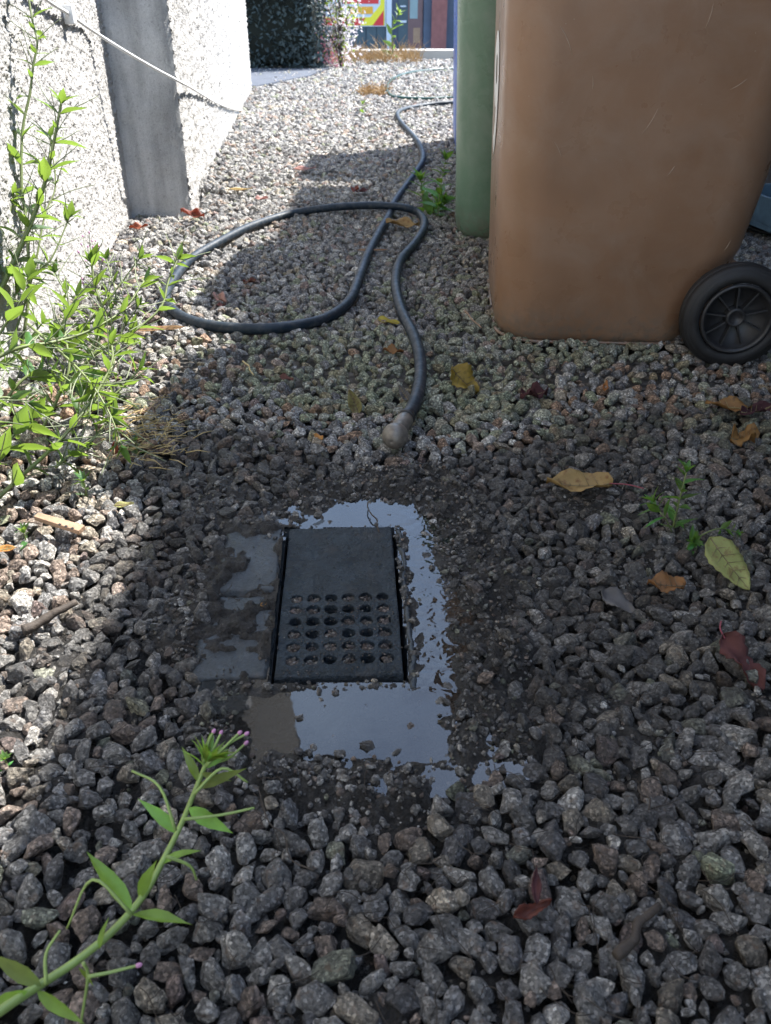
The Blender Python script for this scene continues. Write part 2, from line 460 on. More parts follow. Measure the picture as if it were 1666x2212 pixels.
M['twig'] = m_plain('dark_twig', (0.055, 0.042, 0.032), 0.75, 0.3, 90, 0.6, 300)
M['wood'] = m_plain('weathered_wood', (0.34, 0.22, 0.14), 0.8, 0.3, 60, 0.5, 250)
M['dark'] = m_plain('black_drain_inside', (0.008, 0.008, 0.008), 0.8, 0.1)
M['straw'] = m_plain('dry_straw', (0.48, 0.36, 0.17), 0.8, 0.2, 40)
M['concrete'] = m_plain('pale_concrete', (0.50, 0.47, 0.42), 0.9, 0.12, 3, 0.3, 60)

# ------------------------------------------------------------------ zones of the ground
COVER_C = Vector((-0.0545, 0.805)); COVER_W, COVER_L = 0.136, 0.288; COVER_A = R(2.4)
def to_cover(x, y):
    dx = x - COVER_C.x; dy = y - COVER_C.y
    c, s = math.cos(-COVER_A), math.sin(-COVER_A)
    return dx * c - dy * s, dx * s + dy * c
def from_cover(x, y):
    c, s = math.cos(COVER_A), math.sin(COVER_A)
    return COVER_C.x + x * c - y * s, COVER_C.y + x * s + y * c
WET = wpoly([(-200, 1500), (150, 1400), (230, 1280), (310, 1130), (330, 1010), (420, 955), (560, 965), (700, 990), (820, 1010), (960, 1005),
             (1120, 975), (1300, 925), (1500, 895), (1800, 860), (2500, 1000), (2300, 2700), (-800, 2700), (-700, 1700)])
MUD = wpoly([(455, 1290), (500, 1170), (600, 1075), (760, 1035), (930, 1030), (1010, 1090), (1060, 1200), (1080, 1350), (1120, 1500), (1090, 1610),
             (1010, 1710), (860, 1735), (700, 1720), (560, 1680), (450, 1620), (440, 1500)])
PUDS = [wpoly(p) for p in (
    [(490, 1500), (600, 1488), (870, 1484), (905, 1440), (1000, 1430), (1020, 1520), (975, 1570), (995, 1620), (950, 1668), (840, 1676), (760, 1655), (690, 1630), (600, 1650), (510, 1600)],
    [(860, 1090), (900, 1085), (945, 1160), (970, 1280), (995, 1400), (1015, 1480), (880, 1500), (892, 1400), (880, 1260)],
    [(660, 1118), (720, 1088), (800, 1082), (880, 1090), (900, 1140), (840, 1150), (640, 1148)],
    [(1045, 1600), (1075, 1602), (1075, 1655), (1048, 1650)]
    )]
WATER_Z = 0.0030
def mudness(x, y):
    d = poly_sdf(MUD, x, y) + (fbm(x * 14, y * 14, 4, 5) - 0.5) * 0.11
    return 1 - sstep(-0.03, 0.05, d)
def wetness(x, y):
    d = poly_sdf(WET, x, y) + (fbm(x * 9, y * 9, 4, 9) - 0.5) * 0.13
    w = 1 - sstep(-0.02, 0.035, d)
    w = w * (1 - 0.55 * sstep(0.66, 0.44, y)) * (1 - 0.30 * sstep(-0.02, -0.34, x) * sstep(0.78, 0.60, y))
    w = w * (1 - 0.40 * sstep(0.20, 0.5, x))
    return w
def bed(x, y):
    r = np.hypot((x + 0.02) / 0.26, (y - 0.8) / 0.33)
    return sstep(0.9, 1.8, r) * 0.010 + (fbm(x * 6, y * 6, 3, 31) - 0.5) * 0.016 * sstep(0.9, 1.6, r)
def puddle_d(x, y):
    d = np.full(np.shape(x), 1e9)
    for p in PUDS: d = np.minimum(d, poly_sdf(p, x, y))
    return d
def mudheight(x, y):
    m = mudness(x, y)
    d = puddle_d(x, y)
    hi = 0.0035 + 0.010 * sstep(0.0, 0.06, d)
    n = (fbm(x * 38, y * 38, 5, 3) - 0.5) * (0.010 + 0.020 * sstep(0, 0.03, d)) + (fbm(x * 120, y * 120, 3, 77) - 0.5) * (0.002 + 0.012 * sstep(-0.01, 0.02, d))
    z = np.where(d < 0, -0.006 * sstep(0, -0.03, d) + 0.0035, hi) + n
    z = np.where(d < -0.02, np.minimum(z, 0.0015), z)
    clod = sstep(0.42, 0.62, fbm(x * 13, y * 13, 4, 61)) * 0.015 * wetness(x, y)
    u, v = to_cover(x, y)
    e_ = np.maximum(np.abs(u + COVER_W / 2 + 0.044) - 0.040, np.abs(v - 0.0) - 0.140) + (fbm(x * 26, y * 26, 5, 91) - 0.5) * 0.075
    z = z - (1 - sstep(-0.012, 0.008, e_)) * 0.010
    return m * z + (1 - m) * (bed(x, y) - 0.009 + clod + n * 0.8)

# ------------------------------------------------------------------ GROUND sheet to the horizon
def slope_z(Y):
    return -0.013 if Y < 9.3 else (-0.013 - 0.0477 * (Y - 9.3) if Y < 25 else -0.762)
xs = [-400, -60, -12, -4, -1.5, -0.66, -0.62, -0.3, 0, 0.3, 0.62, 0.66, 1.5, 4, 12, 60, 400]
ys = [-400, -60, -10, -1, 0.24, 0.28, 0.8, 1.36, 1.40, 2.5, 5, 7.5, 9.3, 12, 16, 20, 25, 40, 120, 500]
V = []
for y in ys:
    for x in xs:
        z = slope_z(y)
        if -0.64 < x < 0.64 and 0.26 < y < 1.38: z = -0.16
        V.append((x, y, z))
nx = len(xs)
F = [(j * nx + i, j * nx + i + 1, (j + 1) * nx + i + 1, (j + 1) * nx + i) for j in range(len(ys) - 1) for i in range(nx - 1)]
tag(mesh_np('ground', V, F, M['ground']), kind='structure')
ground = bpy.data.objects['ground']

# mud sheet round the drain
st = 0.0034
gx = np.arange(-0.70, 0.7001, st); gy = np.arange(0.20, 1.445, st)
XX, YY = np.meshgrid(gx, gy)
ZZ = mudheight(XX, YY)
cx_, cy_ = to_cover(XX, YY)
inc = (np.abs(cx_) < COVER_W / 2 + 0.005) & (np.abs(cy_) < COVER_L / 2 + 0.005)
edge = np.clip(np.maximum(np.abs(XX) - 0.66, np.maximum(0.24 - YY, YY - 1.40)) / 0.04, 0, 1)
ZZ = ZZ * (1 - edge) + (-0.010) * edge
n0, n1 = XX.shape
idx = np.arange(n0 * n1).reshape(n0, n1)
keep = ~(inc[:-1, :-1] | inc[1:, :-1] | inc[:-1, 1:] | inc[1:, 1:])
F = np.stack([idx[:-1, :-1][keep], idx[:-1, 1:][keep], idx[1:, 1:][keep], idx[1:, :-1][keep]], 1)
mud = mesh_np('mud', np.stack([XX.ravel(), YY.ravel(), ZZ.ravel()], 1), F, M['mud'], True)
tag(mud, kind='structure')

# water: level sheet, holed for the cover
st = 0.004
wx = np.arange(-0.30, 0.26, st); wy = np.arange(0.50, 1.10, st)
WX, WY = np.meshgrid(wx, wy)
dd = puddle_d(WX, WY); c1, c2 = to_cover(WX, WY)
ok = (dd < 0.034) & ~((np.abs(c1) < COVER_W / 2 + 0.004) & (np.abs(c2) < COVER_L / 2 + 0.004))
n0, n1 = WX.shape; idx = np.arange(n0 * n1).reshape(n0, n1)
keep = ok[:-1, :-1] & ok[1:, :-1] & ok[:-1, 1:] & ok[1:, 1:]
F = np.stack([idx[:-1, :-1][keep], idx[:-1, 1:][keep], idx[1:, 1:][keep], idx[1:, :-1][keep]], 1)
rip = (1 - sstep(-0.01, 0.02, poly_sdf(PUDS[1], WX, WY))).ravel()
water = mesh_np('puddle', np.stack([WX.ravel(), WY.ravel(), np.full(WX.size, WATER_Z)], 1), F, M['water'], True,
                cols=np.stack([rip, rip, rip, np.ones_like(rip)], 1))
tag(water, kind='structure')

# ------------------------------------------------------------------ drain: chamber, surround, cover
dr = empty('drain_surround', (COVER_C.x, COVER_C.y, 0), COVER_A)
tag(dr, 'cracked wet concrete slabs framing the drain cover, half under mud and water', 'drain surround')
hw, hl = COVER_W / 2, COVER_L / 2
def rough_slab(name, x0, x1, y0, y1, ztop, amp=0.0009, seed=1, rag=0.003):
    st = 0.004
    nx_ = max(3, int((x1 - x0) / st)); ny_ = max(3, int((y1 - y0) / st))
    ax = np.linspace(x0, x1, nx_ + 1); ay = np.linspace(y0, y1, ny_ + 1)
    A, B = np.meshgrid(ax, ay)
    e = np.minimum(np.minimum(A - x0, x1 - A), np.minimum(B - y0, y1 - B))
    Z = ztop + (fbm(A * 60 + seed, B * 60, 4, seed) - 0.5) * amp * 2 - 0.0022 * (1 - sstep(0, 0.006, e))
    Z = np.where(e <= 1e-9, ztop - 0.03, Z)
    jit = (fbm(A * 90, B * 90, 3, seed + 5) - 0.5) * rag
    A = A + jit * (e < 0.005); B = B + jit * (e < 0.005)
    idx = np.arange(A.size).reshape(A.shape)
    F = np.stack([idx[:-1, :-1], idx[:-1, 1:], idx[1:, 1:], idx[1:, :-1]], -1).reshape(-1, 4)
    return mesh_np(name, np.stack([A.ravel(), B.ravel(), Z.ravel()], 1), F, M['slab'], True, parent=dr)
g = 0.0055
rough_slab('slab', -hw - 0.086, -hw - g, 0.008, hl + 0.012, 0.0055, 0.0014, seed=2, rag=0.008)
rough_slab('slab', -hw - 0.092, -hw - g, -hl + 0.000, 0.005, 0.0050, 0.0014, seed=3, rag=0.008)
rough_slab('slab', -hw - 0.060, -0.006, hl + g, hl + 0.060, 0.0026, seed=4)
rough_slab('slab', -0.002, hw + 0.030, hl + g, hl + 0.055, 0.0020, seed=5)
rough_slab('slab', hw + 0.0032, hw + 0.018, -hl - 0.02, hl + 0.002, 0.0058, 0.0030, seed=6, rag=0.008)
rough_slab('slab', -hw - 0.020, hw + 0.060, -hl - 0.085, -hl - g - 0.006, 0.0002, seed=7)
rough_slab('slab', -hw - 0.012, hw + 0.016, -hl - g - 0.006, -hl - g, 0.0038, 0.0022, seed=8, rag=0.004)
bm = bmesh.new()
w, l = hw + 0.010, hl + 0.010
for (a, b, c, d) in ((-w, -w + 0.004, -l, l), (w - 0.004, w, -l, l), (-w + 0.004, w - 0.004, -l, -l + 0.004), (-w + 0.004, w - 0.004, l - 0.004, l)):
    bx(bm, a, b, c, d, -0.12, -0.012)
bx(bm, -w, w, -l, l, -0.125, -0.1205)
obj_bm('drain_chamber', bm, M['dark'], dr)

cv = empty('drain_cover', (COVER_C.x, COVER_C.y, 0.0), COVER_A)
tag(cv, 'dark wet rectangular drain cover with six rows of round holes in its lower half', 'drain cover')
bm = bmesh.new()
PX, PYh = 0.0203, 0.0216; HR = 0.0079; ZT = 0.0075; ZB = -0.006
colx = [(-2.5 + i) * PX for i in range(6)]; rowy = [-hl + 0.0265 + i * PYh for i in range(6)]
bev = 0.0022
X0, X1 = -hw + bev, hw - bev; Y0, Y1 = -hl + bev, hl - bev
def q(pts): bm.faces.new([bm.verts.new(p) for p in pts])
def rect(xa, xb, ya, yb, z=ZT, nx=1, ny=1):
    for i in range(nx):
        for j in range(ny):
            a0 = xa + (xb - xa) * i / nx; a1 = xa + (xb - xa) * (i + 1) / nx; b0 = ya + (yb - ya) * j / ny; b1 = ya + (yb - ya) * (j + 1) / ny
            q([(a0, b0, z), (a1, b0, z), (a1, b1, z), (a0, b1, z)])
gx0, gx1 = colx[0] - PX / 2, colx[5] + PX / 2; gy0, gy1 = rowy[0] - PYh / 2, rowy[5] + PYh / 2
rect(X0, X1, gy1, Y1, nx=8, ny=8); rect(X0, X1, Y0, gy0); rect(X0, gx0, gy0, gy1); rect(gx1, X1, gy0, gy1)
NS = 20
for xc in colx:
    for yc in rowy:
        hr = HR * rnd.uniform(0.90, 1.04); ph = rnd.uniform(0, 6)
        inner = []; outer = []; low = []
        for k in range(NS):
            th = 2 * math.pi * k / NS + math.pi / 4
            c, s = math.cos(th), math.sin(th)
            m = min((PX / 2) / abs(c) if abs(c) > 1e-6 else 9, (PYh / 2) / abs(s) if abs(s) > 1e-6 else 9)
            rr = hr * (1 + 0.045 * math.sin(3 * th + ph) + 0.02 * math.sin(7 * th + ph))
            if k % 5 == 0:
                sx = 1 if c > 0 else -1; sy = 1 if s > 0 else -1
                ox, oy = xc + sx * PX / 2, yc + sy * PYh / 2
            else: ox, oy = xc + c * m, yc + s * m
            outer.append(bm.verts.new((ox, oy, ZT)))
            inner.append((xc + (rr + 0.0007) * c, yc + (rr + 0.0007) * s, ZT, xc + rr * c, yc + rr * s))
        iv = [bm.verts.new(p[:3]) for p in inner]; i2 = [bm.verts.new((p[3], p[4], ZT - 0.001)) for p in inner]; lv = [bm.verts.new((p[3], p[4], ZB)) for p in inner]
        for k in range(NS):
            k2 = (k + 1) % NS
            bm.faces.new((outer[k], outer[k2], iv[k2], iv[k])); bm.faces.new((iv[k], iv[k2], i2[k2], i2[k])); bm.faces.new((i2[k], i2[k2], lv[k2], lv[k]))
def ringpts(x0, x1, y0, y1, z, n=6):
    p = []
    for i in range(n): p.append((x0 + (x1 - x0) * i / n, y0, z))
    for i in range(n): p.append((x1, y0 + (y1 - y0) * i / n, z))
    for i in range(n): p.append((x1 - (x1 - x0) * i / n, y1, z))
    for i in range(n): p.append((x0, y1 - (y1 - y0) * i / n, z))
    return p
rings = [ringpts(X0, X1, Y0, Y1, ZT), ringpts(X0 - bev * .7, X1 + bev * .7, Y0 - bev * .7, Y1 + bev * .7, ZT - bev * .3),
         ringpts(-hw, hw, -hl, hl, ZT - bev), ringpts(-hw, hw, -hl, hl, ZB)]
rv = [[bm.verts.new((p[0] + (rnd.uniform(-.0006, .0006) if i > 0 else 0), p[1] + (rnd.uniform(-.0006, .0006) if i > 0 else 0), p[2])) for p in r] for i, r in enumerate(rings)]
for a in range(3):
    for k in range(24): bm.faces.new((rv[a][k], rv[a][(k + 1) % 24], rv[a + 1][(k + 1) % 24], rv[a + 1][k]))
bmesh.ops.remove_doubles(bm, verts=bm.verts[:], dist=0.00005)
obj_bm('cover_plate', bm, M['cover'], cv)

# ------------------------------------------------------------------ STONES
def base_stone(sub, seed, ncut=15):
    r = random.Random(seed)
    bm = bmesh.new(); bmesh.ops.create_icosphere(bm, subdivisions=sub, radius=1.0)
    V = np.array([v.co[:] for v in bm.verts]); F = np.array([[v.index for v in f.verts] for f in bm.faces]); bm.free()
    for k in range(ncut):
        d = np.array([r.gauss(0, 1) for _ in range(3)]); d /= np.linalg.norm(d)
        h = r.uniform(0.44, 0.80)
        s = V @ d - h
        V = V - np.where(s > 0, s, 0)[:, None] * d[None, :] * 0.92
    if sub >= 3:
        for o, amp in ((2.4, 0.07), (6.0, 0.085), (13.0, 0.05)):
            nz = (fbm(V[:, 0] * o + seed, V[:, 1] * o + V[:, 2] * o * 0.7, 2, seed) - 0.5) + (fbm(V[:, 2] * o + seed, V[:, 0] * o - V[:, 1] * 0.6 * o, 2, seed + 3) - 0.5)
            V = V * (1 + nz[:, None] * amp * 2)
    V = V / np.abs(V).max(0) * np.array([1.0, r.uniform(0.58, 0.92), r.uniform(0.45, 0.85)])
    return V, F
BASES = {s: [base_stone(s, 100 * s + i) for i in range(22)] for s in (1, 2, 3)}
def rotmats(n, tilt=1.0):
    a = rng.uniform(0, 2 * np.pi, n); b = rng.normal(0, 0.6 * tilt, n); c = rng.normal(0, 0.6 * tilt, n)
    def Rz(t): z = np.zeros_like(t); o = np.ones_like(t); return np.stack([np.stack([np.cos(t), -np.sin(t), z], -1), np.stack([np.sin(t), np.cos(t), z], -1), np.stack([z, z, o], -1)], 1)
    def Rx(t): z = np.zeros_like(t); o = np.ones_like(t); return np.stack([np.stack([o, z, z], -1), np.stack([z, np.cos(t), -np.sin(t)], -1), np.stack([z, np.sin(t), np.cos(t)], -1)], 1)
    def Ry(t): z = np.zeros_like(t); o = np.ones_like(t); return np.stack([np.stack([np.cos(t), z, np.sin(t)], -1), np.stack([z, o, z], -1), np.stack([-np.sin(t), z, np.cos(t)], -1)], 1)
    return Rx(b) @ Ry(c) @ Rz(a)
PAL = np.array([(0.30, 0.30, 0.30), (0.23, 0.23, 0.235), (0.38, 0.375, 0.365), (0.33, 0.265, 0.225), (0.40, 0.36, 0.30), (0.52, 0.51, 0.49), (0.28, 0.22, 0.205), (0.18, 0.18, 0.19)])
def colours(x, y, wet):
    n = len(x)
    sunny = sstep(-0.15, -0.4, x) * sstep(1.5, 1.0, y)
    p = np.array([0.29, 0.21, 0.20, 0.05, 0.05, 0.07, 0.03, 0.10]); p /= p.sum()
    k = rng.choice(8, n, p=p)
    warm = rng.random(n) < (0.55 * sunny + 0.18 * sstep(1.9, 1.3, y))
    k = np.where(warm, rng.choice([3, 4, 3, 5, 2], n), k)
    c = PAL[k] * np.array((1.03, 1.0, 0.95)) * rng.uniform(0.82, 1.18, (n, 1)) * (1 + 0.12 * sstep(2.2, 4.5, y))[:, None]  # far stones made paler, sunlit brightness put into their colour
    lich = sstep(1.12, 1.25, y) * sstep(2.3, 1.55, y) * sstep(-0.45, -0.1, x) * 0.50 + 0.05
    lz = fbm(x * 5, y * 5, 3, 55); lich = lich * (0.25 + 1.5 * sstep(0.38, 0.62, lz))
    zn = sstep(1.05, 1.15, y) * sstep(1.75, 1.45, y)
    tn = (rng.random(n) < 0.16 * zn)
    c = np.where(tn[:, None], np.array((0.34, 0.23, 0.16)) * rng.uniform(.8, 1.2, (n, 1)), c)
    gm = (rng.random(n) < lich) * rng.uniform(0.25, 0.8, n)
    c = c * (1 - gm[:, None]) + np.array((0.31, 0.34, 0.21)) * gm[:, None]
    c = c * (1 + wet[:, None] * (rng.uniform(0.65, 1.9, (n, 1)) - 1))
    w = np.clip(wet * rng.uniform(0.75, 1.1, n), 0, 1)
    w = np.where(rng.random(n) < 0.07 * (1.3 - wet), w * 0.3, w)
    return np.concatenate([c, w[:, None]], 1)
# dart throwing with four stone sizes, dense near the camera
def wallx(Y): return -0.60 - 0.08 * (Y - 2.8)
def region_ok(x, y):
    if abs(x) > 0.50 * y + 0.20: return False
    if x > 1.18: return False
    if y > 2.75 and x < wallx(y) + 0.0: return False
    if y <= 2.75 and x < -0.785 + 0.08 * (2.68 - y) - 0.02: return False
    return True
cell = 0.03; gridd = {}
pts = []
def throw(r, tries, y0, y1, fac):
    got = 0
    for _ in range(tries):
        y = y0 + (y1 - y0) * math.sqrt(rnd.random()) if y1 > 2 else rnd.uniform(y0, y1)
        xm = 0.50 * y + 0.20
        x = rnd.uniform(-xm, min(xm, 1.18))
        if not region_ok(x, y): continue
        i, j = int(math.floor(x / cell)), int(math.floor(y / cell)); good = True
        for a in (i - 1, i, i + 1):
            for b in (j - 1, j, j + 1):
                for (u, v, rr) in gridd.get((a, b), ()):
                    dm = (r + rr) * fac
                    if (u - x) ** 2 + (v - y) ** 2 < dm * dm: good = False; break
                if not good: break
            if not good: break
        if good:
            gridd.setdefault((i, j), []).append((x, y, r)); pts.append((x, y, r)); got += 1
    return got
for (r, f, k) in ((0.0122, 0.82, 0.5), (0.0098, 0.79, 2.0), (0.0078, 0.77, 2.5), (0.0060, 0.76, 2.8), (0.0043, 0.80, 2.8)):
    throw(r, int(9000 * k), 0.26, 1.40, f)
    throw(r, int(17000 * k), 1.30, 3.1, f * (1.04 if r > 0.0055 else 1.5))
P = np.array(pts)
wet_all = wetness(P[:, 0], P[:, 1]); mud_all = mudness(P[:, 0], P[:, 1])
cu, cvv = to_cover(P[:, 0], P[:, 1])
incov = (cu > -hw - 0.085) & (cu < hw + 0.03) & (np.abs(cvv) < hl + 0.012)
pd = puddle_d(P[:, 0], P[:, 1])
keepp = ~incov & (rng.random(len(P)) > sstep(0.15, 0.9, mud_all) * (0.25 + 0.7 * sstep(0.0055, 0.0095, P[:, 2]) + 0.1 * (pd < 0))) & ~((pd < 0.004) & (P[:, 2] > 0.006) & (rng.random(len(P)) < 0.93))
P = P[keepp]; wet_all = wet_all[keepp]; mud_all = mud_all[keepp]
zb = np.where(mud_all > 0.35, mudheight(P[:, 0], P[:, 1]), bed(P[:, 0], P[:, 1]))
PZ = zb + P[:, 2] * (rng.uniform(0.10, 0.75, len(P)) - 0.25 * wet_all) * (1 - 0.75 * mud_all)
PZ = np.where(P[:, 2] < 0.007, PZ + rng.uniform(-0.004, 0.008, len(P)) * (1 - mud_all), PZ)
def build_batch(sub, pos, rad, cols, tilt=1.0):
    VV = []; FF = []; CC = []; off = 0
    which = rng.integers(0, 22, len(pos))
    Rm = rotmats(len(pos), tilt)
    for b in range(22):
        s = np.where(which == b)[0]
        if not len(s): continue
        V, Fb = BASES[sub][b]
        W = np.einsum('nij,kj->nki', Rm[s], V) * (rad[s] * rng.uniform(0.95, 1.25, len(s)))[:, None, None] + pos[s][:, None, :]
        VV.append(W.reshape(-1, 3)); n = len(V)
        FF.append((Fb[None] + (off + np.arange(len(s)) * n)[:, None, None]).reshape(-1, 3)); off += n * len(s)
        CC.append(np.repeat(cols[s], n, 0))
    return np.vstack(VV), np.vstack(FF), np.vstack(CC)
pos = np.stack([P[:, 0], P[:, 1], PZ], 1); rad = P[:, 2] * 1.16
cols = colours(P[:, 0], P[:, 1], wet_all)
# the 300 that show largest, each an object of its own
depth = pos[:, 1] * CP + (CAM_H - pos[:, 2]) * SP
pxs = 833 + FPX * pos[:, 0] / depth; pys = 1106 + FPX * ((CAM_H - pos[:, 2]) * CP - pos[:, 1] * SP) / depth
vis = (pxs > 15) & (pxs < 1650) & (pys > 0) & (pys < 2195)
size = np.where(vis, rad / depth, 0)
top = np.argsort(-size)[:300]
istop = np.zeros(len(pos), bool); istop[top] = True
Rt = rotmats(300)
for i, k in enumerate(top):
    V, Fb = BASES[3][i % 22]
    Vr = (V @ Rt[i].T) * rad[k] * rng.uniform(0.95, 1.25)
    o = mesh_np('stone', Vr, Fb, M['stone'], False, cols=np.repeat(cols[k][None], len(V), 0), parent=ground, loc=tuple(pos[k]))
nearm = (pos[:, 1] < 1.12) & ~istop; midm = (pos[:, 1] >= 1.12)
batches = [build_batch(3, pos[nearm & (rad > 0.0075)], rad[nearm & (rad > 0.0075)], cols[nearm & (rad > 0.0075)]),
           build_batch(2, pos[nearm & (rad <= 0.0075)], rad[nearm & (rad <= 0.0075)], cols[nearm & (rad <= 0.0075)]),
           build_batch(2, pos[midm & (pos[:, 1] < 2.2)], rad[midm & (pos[:, 1] < 2.2)], cols[midm & (pos[:, 1] < 2.2)]),
           build_batch(1, pos[midm & (pos[:, 1] >= 2.2)], rad[midm & (pos[:, 1] >= 2.2)], cols[midm & (pos[:, 1] >= 2.2)])]
# far gravel on a jittered lattice
fx, fy = [], []
y = 3.05; row = 0
while y < 9.6:
    s = 0.0205 * (1 + 0.10 * (y - 3)); xa = wallx(y) - 0.02 if y < 6.2 else -1.9; xb = min(1.15, 0.13 * y + 0.35) if y < 7 else 1.4
    x = np.arange(xa, xb, s) + (row % 2) * s / 2
    fx.append(x + rng.uniform(-.38, .38, len(x)) * s); fy.append(y + rng.uniform(-.38, .38, len(x)) * s); y += s * 0.87; row += 1
fx = np.concatenate(fx); fy = np.concatenate(fy)
fr = 0.0120 * (1 + 0.09 * (fy - 3)) * rng.uniform(0.75, 1.25, len(fx))
fz = bed(fx, fy) + fr * rng.uniform(0, 0.6, len(fx)) + 0.025 * sstep(0.25, 0.0, fx - (-0.63 - 0.08 * (fy - 2.8))) * (fy < 6.3)
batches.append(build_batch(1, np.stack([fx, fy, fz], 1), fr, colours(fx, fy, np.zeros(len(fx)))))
# the gravel goes on to both sides and behind the camera
sx_, sy_ = np.meshgrid(np.arange(-0.85, 1.2, 0.0195), np.arange(-0.7, 3.1, 0.0175))
sx_ = (sx_ + rng.uniform(-.007, .007, sx_.shape) + (np.arange(sx_.shape[0]) % 2)[:, None] * 0.0098).ravel(); sy_ = (sy_ + rng.uniform(-.006, .006, sy_.shape)).ravel()
k_ = ((np.abs(sx_) > 0.50 * sy_ + 0.195) | (sy_ < 0.26)) & (sx_ > -0.80 + 0.08 * (2.68 - sy_)) & (sx_ < 1.2) & ((sy_ < 2.75) | (sx_ > 0))
sx_, sy_ = sx_[k_], sy_[k_]; sr_ = rng.uniform(0.0085, 0.0135, len(sx_))
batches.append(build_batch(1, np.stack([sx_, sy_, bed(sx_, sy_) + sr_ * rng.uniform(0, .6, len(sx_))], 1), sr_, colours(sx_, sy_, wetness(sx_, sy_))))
VV = []; FF = []; CC = []; off = 0
for V, F, C in batches:
    VV.append(V); FF.append(F + off); CC.append(C); off += len(V)
gr = mesh_np('gravel', np.vstack(VV), np.vstack(FF), M['stone'], False, cols=np.vstack(CC), parent=ground)
tag(gr, kind='stuff')
NTRI = sum(len(f) for f in FF)
# fine grit in the mud and on the slabs
ng = 24000
qx = rng.uniform(-0.45, 0.50, ng); qy = rng.uniform(0.30, 1.25, ng)
mm = mudness(qx, qy); u1, u2 = to_cover(qx, qy)
onslab = (u1 > -hw - 0.09) & (u1 < -hw - 0.004) & (u2 > -hl) & (u2 < hl + 0.012)
oncov = (np.abs(u1) < hw + 0.004) & (np.abs(u2) < hl + 0.004)
pdg = puddle_d(qx, qy)
kp = (rng.random(ng) < mm + 0.55 * wetness(qx, qy)) & ~oncov & ~(onslab & (rng.random(ng) < 0.90)) & ~((pdg < -0.006) & (rng.random(ng) < 0.90))
qx, qy, mm, onslab = qx[kp], qy[kp], mm[kp], onslab[kp]
qr = rng.uniform(0.0012, 0.0030, len(qx)) * (1 + 0.9 * (rng.random(len(qx)) < 0.15)) * np.where(onslab, 0.6, 1)
qz = np.where(onslab, 0.0058, mudheight(qx, qy)) + qr * 0.35
qc = colours(qx, qy, wetness(qx, qy) * 0.8)
V, F, C = build_batch(1, np.stack([qx, qy, qz], 1), qr, qc)
grit = mesh_np('grit', V, F, M['stone'], False, cols=C, parent=mud); tag(grit, kind='stuff')
# grit clogging holes of the cover
fill = {0: 'f g o g o f'.split(), 1: 'f d f g g g'.split(), 2: 'f o f o o g'.split(), 3: 'o o o g g f'.split(), 4: 'f g o h o f'.split(), 5: 'f g h g g h'.split()}
hp, hrr = [], []
for j in range(6):
    for i in range(6):
        k = fill[j][i]
        if k == 'o': continue
        zt = {'f': 0.0062, 'g': 0.0044, 'd': 0.0020, 'h': 0.0008}[k]
        for _ in range(26 if k != 'h' else 14):
            a = rnd.uniform(0, 6.28); rr = HR * 0.80 * math.sqrt(rnd.random())
            wx_, wy_ = from_cover(colx[i] + rr * math.cos(a), rowy[j] + rr * math.sin(a))
            hp.append((wx_, wy_, zt - 0.0022 + rnd.uniform(-0.0015, 0.0006))); hrr.append(rnd.uniform(0.0015, 0.0036))
for _ in range(260):
    wx_, wy_ = from_cover(rnd.uniform(-hw, hw), rnd.uniform(-hl, -0.02)); hp.append((wx_, wy_, 0.0078)); hrr.append(rnd.uniform(0.0005, 0.0013))
hp = np.array(hp); hrr = np.array(hrr)
hc = np.concatenate([PAL[rng.choice([3, 4, 6, 3, 0], len(hp))] * rng.uniform(0.5, 1.1, (len(hp), 1)), rng.uniform(0.25, 0.8, (len(hp), 1))], 1)
V, F, C = build_batch(1, hp, hrr, hc)
tag(mesh_np('hole_grit', V, F, M['stone'], False, cols=C), 'brown grit clogging holes of the drain cover', 'grit', kind='stuff')

# ------------------------------------------------------------------ LEFT HOUSE WALL
lw_ = empty('house_wall', (0, 0, 0))
tag(lw_, 'tall white pebbledashed house wall with a grey rendered step, on the left', 'house wall')
def dash_panel(name, p0, p1, z0, z1, st, amp, sc, inward):
    p0 = np.array(p0); p1 = np.array(p1); L = np.linalg.norm(p1 - p0)
    u = np.arange(0, L + st / 2, st); z = np.arange(z0, z1 + st / 2, st)
    U, Z = np.meshgrid(u, z); d = (p1 - p0) / L; nrm = np.array([d[1], -d[0]])
    h = (fbm(U * sc, Z * sc, 3, 12) - 0.35) * amp + np.clip(fbm(U * sc * 2.3, Z * sc * 2.3, 2, 40) - 0.52, 0, 1) * amp * 3.0
    h = np.clip(h, 0, None)
    X = p0[0] + d[0] * U + nrm[0] * h; Y = p0[1] + d[1] * U + nrm[1] * h
    idx = np.arange(U.size).reshape(U.shape)
    F = np.stack([idx[:-1, :-1], idx[:-1, 1:], idx[1:, 1:], idx[1:, :-1]], -1).reshape(-1, 4)
    return mesh_np(name, np.stack([X.ravel(), Y.ravel(), Z.ravel()], 1), F, M['dash'], True, parent=lw_)
NWx = lambda Y: -0.785 + 0.08 * (2.68 - Y)
FWx = lambda Y: -0.63 - 0.08 * (Y - 2.86)
YS = 2.80      # where the wall steps forward
YE = 6.35      # far end
HH = 6.6
dash_panel('pebbledash', (NWx(1.0), 1.0), (NWx(YS - 0.09), YS - 0.09), -0.02, 0.86, 0.0042, 0.0054, 105, 1)
dash_panel('pebbledash', (FWx(YS), YS), (FWx(YE), YE), -0.02, 0.86, 0.0075, 0.0090, 85, 1)
